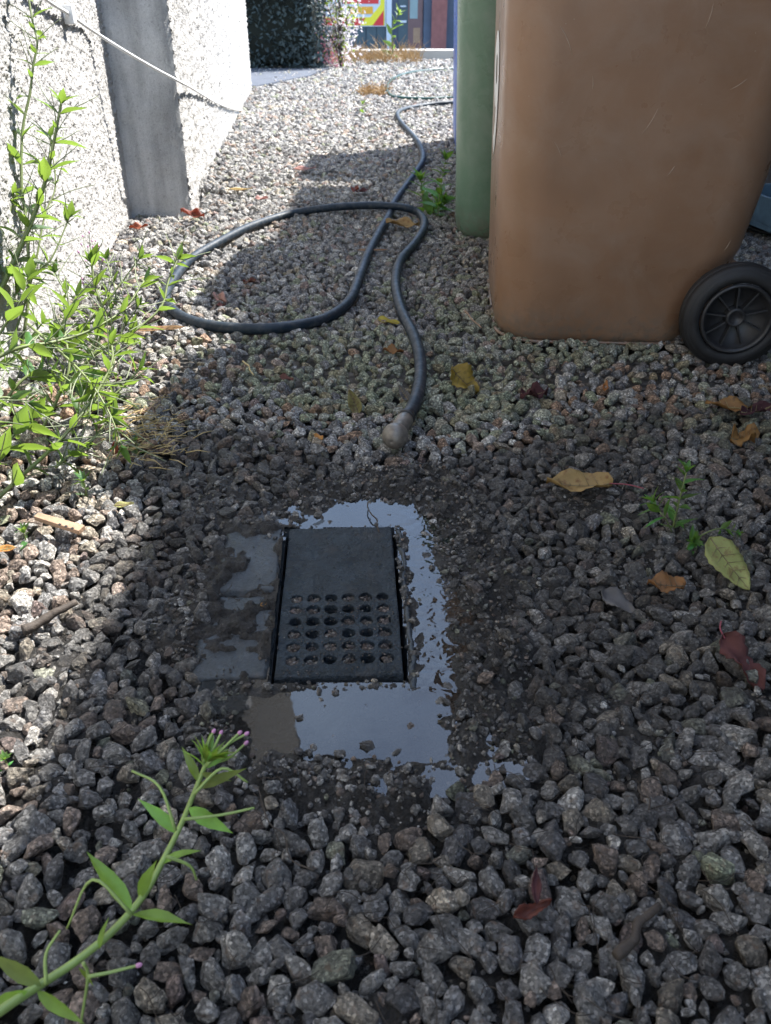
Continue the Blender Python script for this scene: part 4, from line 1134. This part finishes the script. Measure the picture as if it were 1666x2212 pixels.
def put_leaf(parent, org, p, d, L, up=(0, 0, 1), roll=0.0, set_=BL, r=rnd):
    d = Vector(d).normalized(); upv = Vector(up)
    y = upv.cross(d)
    if y.length < 1e-3: y = Vector((1, 0, 0)).cross(d)
    y.normalize(); z = d.cross(y)
    Mx = Matrix((d, y, z)).transposed().to_4x4()
    Mx = Matrix.Translation(Vector(p) - Vector(org)) @ Mx @ Matrix.Rotation(roll, 4, 'X') @ Matrix.Diagonal((L, L, L, 1))
    return link_me('leaf', r.choice(set_), parent, Mx)
def pod(parent, org, p, d, L, r, bud=False, sag=0.15, rad=0.0011):
    d = Vector(d).normalized(); s = d.cross(Vector((0, 0, 1)))
    if s.length < 1e-3: s = Vector((1, 0, 0))
    s.normalize(); p = Vector(p)
    k = r.uniform(-0.3, 0.3); sg = r.uniform(-sag, sag)
    q_ = [p + d * L * t + s * L * k * t * t + Vector((0, 0, 1)) * L * sg * t * t for t in (0, 0.33, 0.66, 1)]
    V, F = tube(catmull(q_, 3), np.linspace(rad, rad * 0.6, 10), 5)
    mesh_py('seed_pod', V - np.array(org), F, M['pod'], parent=parent)
    if bud:
        e = Vector(q_[-1]); bm = bmesh.new(); bmesh.ops.create_uvsphere(bm, u_segments=8, v_segments=6, radius=rad * 1.7)
        for v in bm.verts: v.co.z *= 1.7
        o = obj_bm('flower_bud', bm, M['bud'], parent, True, loc=e - Vector(org)); o.rotation_euler = (q_[-1] - q_[-2]).to_track_quat('Z', 'Y').to_euler()
def herb(label, ctrl, r0=0.003, r1=0.0012, nodes=9, leafL=0.05, pods=1.0, seed=0, start=0.15, tuft=5, buds=False, set_=BL, name='willowherb', cat='plant', grp='willowherb plants', podL=0.06, side=1.0, smat='stem'):
    r = random.Random(seed)
    path = catmull(ctrl, 8); org = path[0].copy()
    root = empty(name, tuple(org)); tag(root, label, cat, grp)
    rad = np.linspace(r0, r1, len(path))
    V, F = tube(path, rad, 7); mesh_py('stem', V - org, F, M[smat], parent=root)
    ang = r.uniform(0, 6)
    for i in range(nodes):
        u = start + (0.97 - start) * i / max(1, nodes - 1)
        k = min(len(path) - 2, int(u * (len(path) - 1)))
        p = path[k]; T = Vector(path[k + 1] - path[k]).normalized()
        a = T.cross(Vector((0.3, 0.2, 1))); a.normalize(); b = T.cross(a); ang += math.pi / 2 + r.uniform(-.35, .35)
        for s in (0, math.pi):
            if r.random() < 0.10: continue
            o_ = a * math.cos(ang + s) + b * math.sin(ang + s)
            dd_ = o_ * side + T * r.uniform(0.35, 0.9)
            L = leafL * r.choice((0.45, 0.7, 0.85, 1.0, 1.1)) * (1.0 - 0.35 * u) * 0.9
            put_leaf(root, org, Vector(p) + o_ * rad[k] * .5, dd_, L, T + Vector((0, 0, 0.3)), r.uniform(-.4, .4), set_, r)
            if r.random() < pods * 1.2:
                pod(root, org, p, o_ * r.uniform(0.5, 1) + T * r.uniform(0.4, 1.2), podL * r.uniform(0.6, 1.3), r, buds and r.random() < 0.4)
    T = Vector(path[-1] - path[-2]).normalized(); a = T.cross(Vector((0.3, 0.2, 1))).normalized(); b = T.cross(a)
    for i in range(tuft):
        an = i * 2.4; o_ = a * math.cos(an) + b * math.sin(an)
        put_leaf(root, org, path[-1], T * r.uniform(0.6, 1.4) + o_ * 0.7, leafL * r.uniform(0.35, 0.6), T, 0, set_, r)
        if buds: pod(root, org, path[-1], T * 1.0 + o_ * 0.4, leafL * r.uniform(0.4, 0.75), r, True, 0.05, 0.0009)
    return root
# big clump at the left, in the sun by the wall
herb('tall thick-stemmed willowherb leaning in from the left edge against the white wall', [D(-75, 880, 1.50), D(-25, 690, 1.50), D(16, 596, 1.50), D(54, 512, 1.50), D(81, 445, 1.5), D(102, 377, 1.5), D(116, 310, 1.5), D(132, 225, 1.5)],
     0.0062, 0.0022, 13, 0.083, 1.0, 1, 0.30, 5)
herb('thin upright willowherb whose tip leaves the frame at top left', [D(30, 860, 1.6), D(62, 640, 1.6), D(57, 485, 1.6), D(47, 400, 1.6), D(49, 283, 1.6), D(65, 202, 1.6), D(72, 143, 1.6), D(81, 92, 1.6), D(71, 48, 1.6), D(58, -30, 1.6)],
     0.0034, 0.0018, 14, 0.072, 0.8, 2, 0.2, 2)
herb('bright willowherb rosette with starry top leaves between wall and hose loop', [D(150, 900, 1.45), D(190, 780, 1.48), D(222, 680, 1.5), D(205, 620, 1.5), D(198, 570, 1.5)], 0.0032, 0.0020, 8, 0.069, 0.9, 3, 0.3, 9, True)
herb('willowherb shoot reaching right to the dark hose loop', [D(120, 860, 1.42), D(200, 770, 1.42), D(262, 735, 1.42), D(310, 700, 1.44), D(350, 660, 1.46), D(365, 605, 1.48), D(384, 560, 1.5)], 0.0030, 0.0012, 11, 0.058, 1.0, 4, 0.15, 4)
herb('willowherb stem slanting up from the lower left over sunlit stones', [D(-20, 1090, 1.14), D(52, 1024, 1.15), D(112, 969, 1.17), D(146, 933, 1.18), D(187, 880, 1.2), D(221, 828, 1.22), D(243, 776, 1.24), D(240, 737, 1.25)], 0.0032, 0.0014, 11, 0.063, 0.9, 5, 0.1, 4)
herb('tangled willowherb stem lying flat along the left edge', [D(-40, 790, 1.2), D(40, 752, 1.22), D(112, 740, 1.25), D(175, 722, 1.28), D(221, 700, 1.3), D(271, 665, 1.33), D(312, 607, 1.36)], 0.0030, 0.0012, 12, 0.055, 1.0, 6, 0.05, 3)
herb('leafy willowherb with broad leaves low at the left edge', [D(-60, 1010, 1.22), D(-10, 900, 1.24), D(50, 820, 1.26), D(110, 800, 1.28), D(160, 830, 1.28)], 0.003, 0.0014, 9, 0.083, 0.7, 7, 0.1, 4)
herb('willowherb spray bending down over the sunlit stones', [D(60, 700, 1.3), D(130, 760, 1.25), D(190, 820, 1.22), D(235, 890, 1.2), D(262, 960, 1.19)], 0.0024, 0.0010, 11, 0.055, 1.0, 8, 0.1, 4)
herb('willowherb shoot at the left edge below the thick stem', [D(-50, 820, 1.4), D(0, 720, 1.4), D(40, 660, 1.42), D(60, 600, 1.45)], 0.0026, 0.0014, 8, 0.077, 0.8, 9, 0.1, 5)
herb('dense low willowherb in the middle of the left clump', [D(90, 930, 1.32), D(130, 850, 1.33), D(150, 790, 1.34), D(140, 700, 1.36), D(165, 640, 1.38)], 0.0026, 0.0014, 11, 0.061, 1.0, 10, 0.1, 5)
herb('small willowherb side shoot below the rosette', [D(200, 880, 1.3), D(240, 800, 1.32), D(262, 720, 1.35), D(300, 660, 1.37)], 0.0022, 0.0010, 9, 0.050, 1.0, 11, 0.1, 3)
herb('short willowherb hugging the left edge beside sunlit stones', [D(-50, 1120, 1.1), D(-10, 1010, 1.12), D(30, 940, 1.14), D(70, 900, 1.17)], 0.0026, 0.0014, 7, 0.083, 0.5, 12, 0.1, 4)
herb('slender willowherb with long pods in front of the white wall', [D(20, 760, 1.55), D(70, 600, 1.58), D(96, 470, 1.6), D(120, 400, 1.62), D(108, 300, 1.62)], 0.0024, 0.0011, 8, 0.055, 1.0, 13, 0.2, 3, podL=0.09)
_r = random.Random(77)
LB = ['willowherb shoot rising over the left edge, upper part', 'leaning willowherb sprig just right of the thick stem', 'willowherb sprig low between the rosette and the wall', 'willowherb sprig with drooping pods above the straw', 'leafy willowherb stem near the middle of the left edge', 'willowherb shoot pointing at the foot of the wall step', 'low willowherb shoot above the glowing orange leaf', 'pale willowherb shoot behind the rosette', 'willowherb sprig bending toward the camera at far left']
for k, (a, b, c_, t_) in enumerate((((-30, 640), (10, 520), (28, 420), 1.56), ((30, 640), (110, 560), (150, 470), 1.55), ((120, 760), (150, 660), (120, 590), 1.55), ((180, 900), (250, 850), (300, 800), 1.3), ((-60, 800), (20, 780), (90, 700), 1.3),
        ((150, 760), (240, 640), (300, 560), 1.55), ((120, 1010), (190, 960), (240, 900), 1.2), ((210, 760), (250, 640), (230, 560), 1.58), ((-80, 960), (0, 860), (60, 870), 1.12))):
    herb(LB[k], [D(a[0], a[1], t_ - .02), D((a[0] + b[0]) / 2 - 6, (a[1] + b[1]) / 2, t_ - .01), D(*b, t_), D(*c_, t_ + .02)], 0.0024, 0.0012, 7, 0.058, 0.7, 100 + k, 0.05, 5)
# foreground plant at bottom left
fg = herb('green willowherb spray crossing the lower left corner in front of everything', [D(-160, 2300, 0.50), D(0, 2185, 0.52), D(75, 2135, 0.54), D(160, 2080, 0.56), D(240, 2015, 0.58), D(310, 1935, 0.60), D(352, 1860, 0.62), D(392, 1780, 0.64), D(425, 1700, 0.65), D(445, 1650, 0.655)],
          0.0034, 0.0018, 1, 0.045, 0.0, 20, 0.99, 40, False, podL=0.03, set_=BLY, smat='stem_bright')
org = np.array(fg.location)
rr = random.Random(5)
for (pa, pb_, ta, tb, L) in (((430, 1690), (395, 1605), .65, .66, 0), ((425, 1702), (530, 1660), .65, .64, 0), ((408, 1745), (500, 1800), .64, .62, 0), ((380, 1800), (305, 1715), .635, .64, 0), ((350, 1865), (422, 1825), .62, .61, 0), ((285, 1970), (190, 1835), .59, .60, 0),
                             ((300, 1940), (335, 1860), .60, .59, 0), ((285, 1975), (415, 1990), .59, .58, 0), ((90, 2130), (-30, 2060), .54, .54, 0), ((80, 2140), (180, 2215), .54, .53, 0), ((60, 2140), (-60, 2200), .53, .54, 0), ((215, 2050), (225, 1985), .57, .57, 0),
                             ((170, 2090), (205, 2130), .56, .56, 0), ((440, 1660), (500, 1625), .655, .655, 0), ((440, 1660), (455, 1580), .655, .665, 0), ((436, 1670), (490, 1690), .65, .64, 0)):
    a = D(*pa, ta); b = D(*pb_, tb); put_leaf(fg, org, a, b - a, (b - a).length, (0, -0.3, 1), rr.uniform(-.7, .7), BLY, rr)
for (pa, pm, pb_, bud) in (((380, 1795), (345, 1700), (285, 1665), 0), ((398, 1770), (480, 1760), (550, 1745), 0), ((285, 1975), (200, 1900), (145, 2005), 0), ((420, 1715), (480, 1660), (535, 1690), 0), ((180, 2080), (190, 2110), (175, 2212), 0), ((100, 2125), (100, 2060), (130, 2010), 0),
                           ((190, 2110), (240, 2100), (300, 2085), 1), ((360, 1850), (410, 1870), (425, 1900), 0), ((445, 1655), (490, 1610), (533, 1585), 1), ((445, 1655), (470, 1600), (478, 1583), 1), ((445, 1650), (490, 1640), (532, 1605), 1), ((440, 1650), (452, 1600), (462, 1580), 1), ((445, 1655), (500, 1600), (518, 1583), 1)):
    t0 = np.interp(pa[1], [1650, 2185], [0.655, 0.52])
    q_ = [D(*pa, t0), D(*pm, t0 + 0.005), D(*pb_, t0 + 0.01)]
    V, F = tube(catmull(q_, 5), np.linspace(0.0013, 0.0009, 11), 6); mesh_py('seed_pod', V - org, F, M['stem_bright'], parent=fg)
    if bud:
        bm = bmesh.new(); bmesh.ops.create_uvsphere(bm, u_segments=10, v_segments=8, radius=0.0016)
        for v in bm.verts: v.co.z *= 1.5
        o = obj_bm('flower_bud', bm, M['bud'], fg, True, loc=q_[-1] - Vector(org)); o.rotation_euler = (q_[-1] - q_[-2]).to_track_quat('Z', 'Y').to_euler()
# small weeds in shade
def up(px, py, h, dx=0, dy=0, z=0.01):
    p = G(px, py, z); return [p, p + Vector((dx * .3, dy * .3, h * .5)), p + Vector((dx, dy, h))]
WG = 'small weeds in the gravel'
herb('spindly green weed with serrated leaves beside the large olive leaf', up(1452, 1150, 0.085, 0.006, 0.01), 0.0016, 0.0008, 8, 0.040, 0.2, 31, 0.10, 6, set_=BLS, name='weed', cat='weed', grp=WG, podL=0.02)
herb('low leafy star weed just above the large olive leaf', up(1490, 1180, 0.014, 0.0, -0.01), 0.0013, 0.0009, 3, 0.030, 0.0, 32, 0.4, 11, set_=BLS, name='weed', cat='weed', grp=WG, side=1.5)
herb('creeping weed shoot right of the star-shaped weed', [G(1500, 1165, 0.02), G(1540, 1145, 0.034), G(1570, 1143, 0.03), G(1592, 1150, 0.028)], 0.0010, 0.0007, 4, 0.022, 0.0, 33, 0.5, 5, set_=BLS, name='weed', cat='weed', grp=WG)
herb('drooping weed stem left of the spindly weed', [G(1452, 1150, 0.015), D(1438, 1120, 1.06), D(1420, 1100, 1.06), D(1412, 1085, 1.06)], 0.0010, 0.0007, 5, 0.036, 0.0, 34, 0.4, 4, set_=BLS, name='weed', cat='weed', grp=WG)
herb('green weed tuft against the foot of the green bin', up(915, 462, 0.10, -0.01, 0.0), 0.0025, 0.001, 7, 0.085, 0.0, 35, 0.1, 9, set_=BLS, name='weed', cat='weed', grp=WG)
herb('taller weed between hose and green bin, pale leaves', up(945, 475, 0.17, 0.02, 0.02), 0.002, 0.001, 9, 0.085, 0.0, 36, 0.2, 5, set_=BLS, name='weed', cat='weed', grp=WG)
herb('dark leafy weed touching the top of the hose loop', up(932, 470, 0.05, 0.03, -0.02), 0.002, 0.001, 6, 0.09, 0.0, 37, 0.1, 8, set_=BLS, name='weed', cat='weed', grp=WG)
herb('tiny yellow-green sprout alone on the far sunlit gravel', up(784, 250, 0.06), 0.002, 0.001, 3, 0.06, 0.0, 38, 0.3, 5, set_=BL, name='weed', cat='weed', grp=WG)
herb('small seedling on sunlit stones at the left edge', up(60, 1180, 0.02), 0.0013, 0.0008, 2, 0.032, 0.0, 39, 0.4, 7, set_=BL, name='weed', cat='weed', grp=WG, side=1.4)
herb('leafy seedling on sunlit stones below the willowherb', up(190, 1080, 0.03), 0.0013, 0.0008, 3, 0.034, 0.0, 40, 0.3, 7, set_=BL, name='weed', cat='weed', grp=WG, side=1.3)
herb('small seedling beside the glowing orange leaf', up(300, 990, 0.03), 0.0013, 0.0008, 3, 0.026, 0.0, 41, 0.3, 6, set_=BL, name='weed', cat='weed', grp=WG, side=1.3)
herb('mossy green sprig at the left edge of the foreground gravel', up(18, 1660, 0.012), 0.0012, 0.0008, 2, 0.018, 0.0, 42, 0.3, 8, set_=BLS, name='weed', cat='weed', grp=WG, side=1.5)
herb('green sprouts at the foot of the wall beyond the step', up(470, 330, 0.03, 0, 0, 0.02), 0.002, 0.001, 2, 0.04, 0.0, 43, 0.3, 5, set_=BL, name='weed', cat='weed', grp=WG)
# bleached grass and stalks under the clump
vf = []
for k in range(120):
    a = np.array(G(rnd.gauss(310, 45), rnd.gauss(935, 32), rnd.uniform(0.020, 0.038)))
    th = rnd.gauss(0.25, 1.0); L = rnd.uniform(0.012, 0.045)
    d = np.array([math.cos(th), math.sin(th), rnd.uniform(-.1, .15)]) * L
    vf.append(tube([a, a + d * .5 + np.array([0, 0, rnd.uniform(0, .006)]), a + d], [0.0007, 0.0009, 0.0004], 4))
V, F = join_vf(vf); tag(mesh_py('dry_grass', V, F, M['straw']), 'bleached straw matted on the sunlit stones under the willowherb', 'grass', kind='stuff')
# fine roots and fibres in the wet gravel
vf = []
for k in range(170):
    px_, py_ = rnd.uniform(250, 1640), rnd.uniform(1150, 2190)
    if 480 < px_ < 1000 and py_ < 1660: continue
    a = np.array(G(px_, py_, rnd.uniform(0.016, 0.026))); th = rnd.uniform(0, 6.28); L = rnd.uniform(0.012, 0.05); pp = [a]
    for _ in range(4):
        th += rnd.gauss(0, 0.6); pp.append(pp[-1] + np.array([math.cos(th), math.sin(th), rnd.gauss(0, .25)]) * L / 4)
    vf.append(tube(catmull(pp, 2), 0.0004, 3))
V, F = join_vf(vf); tag(mesh_py('root_fibres', V, F, M['twig']), 'dark thread-like roots strewn through the wet gravel', 'roots', kind='stuff')

# ------------------------------------------------------------------ BACKGROUND
def leafcloud(n, fn, s0, s1, seed):
    r = random.Random(seed); V = []; F = []
    for k in range(n):
        c = Vector(fn(r)); s = r.uniform(s0, s1); a = Vector((r.gauss(0, 1), r.gauss(0, 1), r.gauss(0, 1))).normalized()
        b = a.cross(Vector((r.gauss(0, 1), r.gauss(0, 1), r.gauss(0, 1)))).normalized()
        o = len(V); V += [c - a * s, c - b * s * .45, c + a * s, c + b * s * .45]; F.append((o, o + 1, o + 2, o + 3))
    return V, F
M['hedge'] = m_plain('dark_hedge_leaf', (0.050, 0.078, 0.082), 0.65, 0.4, 6)
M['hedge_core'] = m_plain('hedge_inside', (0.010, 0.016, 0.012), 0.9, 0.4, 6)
hd = empty('hedge', (-2.2, 8.8, 0)); tag(hd, 'dark clipped hedge in shade beyond the end of the white wall', 'hedge')
bm = bmesh.new(); bx(bm, -3.0, 1.58, -0.42, 0.5, 0.05, 2.42, 0.05); obj_bm('inner_block', bm, M['hedge_core'], hd)  # near-black core box filling the hedge behind its leaves
def hf(r):
    x = r.uniform(-1.3, 1.66); z = r.uniform(0.0, 1.0) ** 1.6 * 2.5 + 0.02
    if r.random() < 0.12: return (1.62 + r.gauss(0, .03), r.uniform(-.45, .5), z)
    if r.random() < 0.08: return (x, r.uniform(-.45, .5), 2.44 + r.gauss(0, .03))
    return (x, -0.45 + r.gauss(0, 0.035) + 0.05 * math.sin(x * 7) * math.sin(z * 6), z)
V, F = leafcloud(14000, hf, 0.016, 0.032, 3); mesh_py('crown', V, F, M['hedge'], parent=hd, smooth=False)
# flowering shrub
fs = empty('flowering_shrub', tuple(G(738, 150, 0))); tag(fs, 'arching shrub covered in pale pink and white blossom at the end of the hedge', 'shrub')
fb = Vector(fs.location)
arcs = []
r = random.Random(9)
vf = []
for k in range(16):
    tx = r.uniform(-0.30, 0.14); h = r.uniform(0.35, 1.3); p1 = (tx * .2, r.uniform(-.1, .1), h * .5); p2 = (tx * .8, r.uniform(-.2, .2), h); p3 = (tx * 1.4, r.uniform(-.3, .2), h * r.uniform(.75, 1.1))
    c_ = catmull([(0, 0, 0), p1, p2, p3], 8); arcs.append(c_); vf.append(tube(c_, np.linspace(0.008, 0.003, len(c_)), 5))
V, F = join_vf(vf); mesh_py('stem', V, F, M['twig'], parent=fs)
def onarc(r, s=0.045):
    c_ = r.choice(arcs); p = c_[int(r.uniform(0.15, 1) * (len(c_) - 1))]; return (p[0] + r.gauss(0, s), p[1] + r.gauss(0, s), max(0.01, p[2] + r.gauss(0, s)))
M['bg_leaf'] = m_leaf('shrub_leaf', (0.06, 0.12, 0.03), (0.4, 0.55, 0.05), 0.45)
M['blossom'] = m_leaf('pale_blossom', (0.82, 0.76, 0.80), (0.85, 0.78, 0.82), 0.45)
M['blossom_pink'] = m_leaf('pink_blossom', (0.6, 0.2, 0.32), (0.7, 0.25, 0.35), 0.4)
V, F = leafcloud(650, onarc, 0.012, 0.026, 4); mesh_py('foliage', V, F, M['bg_leaf'], parent=fs, smooth=False)
V, F = leafcloud(1500, lambda r: onarc(r, 0.06), 0.011, 0.022, 5); mesh_py('blossom', V, F, M['blossom'], parent=fs, smooth=False)
V, F = leafcloud(260, lambda r: (r.gauss(-.10, .07), r.gauss(0, .1), abs(r.gauss(.10, .12))), 0.008, 0.017, 6); mesh_py('blossom', V, F, M['blossom_pink'], parent=fs, smooth=False)
# tall green weed and dry grass at the edge of the gravel
herb('tall bright green weed standing in the dry grass at the far edge of the gravel', [G(850, 128, 0.0), AY(848, 95, 9.2), AY(847, 60, 9.2), AY(860, 30, 9.2)], 0.008, 0.004, 9, 0.16, 0.0, 51, 0.1, 6, set_=BL, name='weed', cat='weed', grp=WG)
vf = []
for k in range(1500):
    px_ = rnd.uniform(590, 905); p = G(px_, rnd.uniform(124, 146), -0.01)
    if k % 9 == 0: p = G(rnd.uniform(780, 832), rnd.uniform(200, 212), 0.01)
    h = rnd.uniform(0.04, 0.15) if rnd.random() < .8 else rnd.uniform(.1, .24)
    if k % 9 == 0: h *= .5
    a = np.array(p); d = np.array([rnd.gauss(0, .4), rnd.gauss(0, .3), 1]) * h
    vf.append(tube([a, a + d * .6, a + d + np.array([rnd.gauss(0, .04), 0, -.01])], [0.0035, 0.003, 0.001], 3))
M['dry'] = m_leaf('dry_grass_blade', (0.50, 0.36, 0.18), (0.6, 0.42, 0.15), 0.35)
V, F = join_vf(vf); tag(mesh_py('dry_grass', V, F, M['dry'], smooth=False), 'sun-dried orange grass along the far edge of the gravel', 'grass', kind='stuff')
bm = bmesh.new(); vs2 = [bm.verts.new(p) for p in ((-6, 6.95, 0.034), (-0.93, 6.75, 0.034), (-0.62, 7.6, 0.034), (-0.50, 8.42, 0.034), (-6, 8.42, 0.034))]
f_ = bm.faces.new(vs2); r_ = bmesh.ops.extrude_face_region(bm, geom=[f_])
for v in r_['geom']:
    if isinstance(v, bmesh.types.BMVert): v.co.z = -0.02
M['path_shade'] = m_plain('blue_grey_path_shade', (0.085, 0.098, 0.125), 0.9, 0.2, 8, 0.3, 80)  # path darkened to blue-grey, the hedge's shade put into its colour
tag(obj_bm('path', bm, M['path_shade']), kind='structure')
# pavement strip beyond
def zst(Y): return slope_z(Y) + 0.02
for (nm, y0, y1, dz, mt, x0_, x1_) in (('pavement', 11.2, 14.6, 0.10, 'concrete', -6, 12), ('road', 14.75, 24.2, 0.006, 'rim', -60, 60)):
    seg = np.linspace(y0, y1, 5); V = []; F = []
    for y in seg: V += [(x0_, y, zst(y) + dz), (x1_, y, zst(y) + dz)]
    for y in seg: V += [(x0_, y, zst(y) - 0.05), (x1_, y, zst(y) - 0.05)]
    n = len(seg)
    for i in range(n - 1): F.append((2 * i, 2 * i + 1, 2 * i + 3, 2 * i + 2))
    F += [(0, 1, 2 * n + 1, 2 * n), (2 * n - 2, 2 * n - 1, 4 * n - 1, 4 * n - 2)]
    M['asphalt'] = M.get('asphalt') or m_plain('asphalt', (0.055, 0.055, 0.058), 0.9, 0.15, 4, 0.4, 60)
    o = mesh_py(nm, V, F, M['concrete'] if mt == 'concrete' else M['asphalt'], smooth=False); tag(o, kind='structure')
# building across the road
BY = 25.0
bld = empty('building', (0, BY, -0.76)); tag(bld, 'dark shopfront across the road with a yellow and red poster and brown door', 'building')
M['navy'] = m_plain('navy_boards', (0.075, 0.10, 0.15), 0.6, 0.2, 3)
M['teal'] = m_plain('dark_teal_boards', (0.065, 0.10, 0.12), 0.6, 0.2, 3)
M['door'] = m_plain('brown_door', (0.17, 0.10, 0.10), 0.5, 0.15, 3)
M['redbrick'] = m_plain('red_brown_brick', (0.27, 0.11, 0.10), 0.85, 0.2, 8, 0.3, 40)
M['glass'] = m_plain('pale_glass', (0.25, 0.36, 0.38), 0.15, 0.15, 2)
M['yellow'] = m_plain('yellow_print', (0.88, 0.78, 0.05), 0.5, 0.05)
M['red'] = m_plain('red_print', (0.70, 0.045, 0.05), 0.5, 0.05)
M['amber'] = m_plain('orange_print', (0.85, 0.42, 0.04), 0.5, 0.1)
M['palegrey'] = m_plain('pale_grey_print', (0.62, 0.68, 0.75), 0.5, 0.05)
def bb(name, pa, pb_, d0, d1, mat, parent=bld, bev=0.0):
    """box on the facade between two pixels, d0..d1 proud of it"""
    a = AY(*pa, BY); b = AY(*pb_, BY); bm = bmesh.new()
    bx(bm, min(a.x, b.x), max(a.x, b.x), -d1, -d0, min(a.z, b.z) + 0.76, max(a.z, b.z) + 0.76, bev)
    return obj_bm(name, bm, M[mat], parent)
bm = bmesh.new(); bx(bm, -9, 9, 0, 5, -0.2, 5.5); obj_bm('wall', bm, M['navy'], bld)
for k, (a, b) in enumerate(((700, 722), (722, 745), (745, 768), (768, 791), (791, 814), (814, 834))):
    bb('board', (a + .5, 58), (b - .5, 121), 0.0, 0.05, 'teal')
bb('post', (835, -120), (846, 121), 0.0, 0.12, 'palegrey')
po = bb('poster', (700, -140), (834, 57), 0.02, 0.06, 'palegrey')
def pg(pxs_, mat, d, name='poster_print'):
    bm = bmesh.new(); vs_ = []
    for (u, v) in pxs_:
        p = AY(u, v, BY); vs_.append(bm.verts.new((p.x, -d, p.z + 0.76)))
    bm.faces.new(vs_); obj_bm(name, bm, M[mat], po)
pg([(703, 55), (831, 55), (831, -130), (820, -130), (822, 10), (800, 37), (703, 37)], 'yellow', 0.064)
pg([(703, 55), (778, 55), (790, 39), (703, 39)], 'red', 0.068)
pg([(805, 55), (829, 55), (829, 22)], 'red', 0.068)
pg([(757, 30), (806, 30), (806, 14), (757, 14)], 'amber', 0.068)
pg([(742, 8), (818, 8), (818, -10), (742, -10)], 'red', 0.068)
bb('door', (862, -150), (883, 108), 0.0, 0.04, 'teal')
bb('letter_slot', (865, 12), (877, 15), 0.045, 0.06, 'palegrey')
bb('letter_slot', (865, 44), (878, 49), 0.045, 0.06, 'palegrey')
dr2 = bb('door', (884, -150), (912, 104), 0.0, 0.05, 'door')
bb('glass_pane', (887, -90), (902, 40), 0.05, 0.058, 'glass', dr2)
bb('door_panel', (893, 60), (907, 92), 0.05, 0.058, 'wood', dr2)
bb('pillar', (920, -200), (936, 110), 0.0, 0.10, 'navy')
bb('brick_pillar', (938, -200), (962, 116), 0.0, 0.22, 'redbrick')
bb('step', (870, 104), (937, 117), 0.0, 0.55, 'concrete')
bb('kerb_stone', (740, 119), (870, 122), 0.0, 0.3, 'concrete')
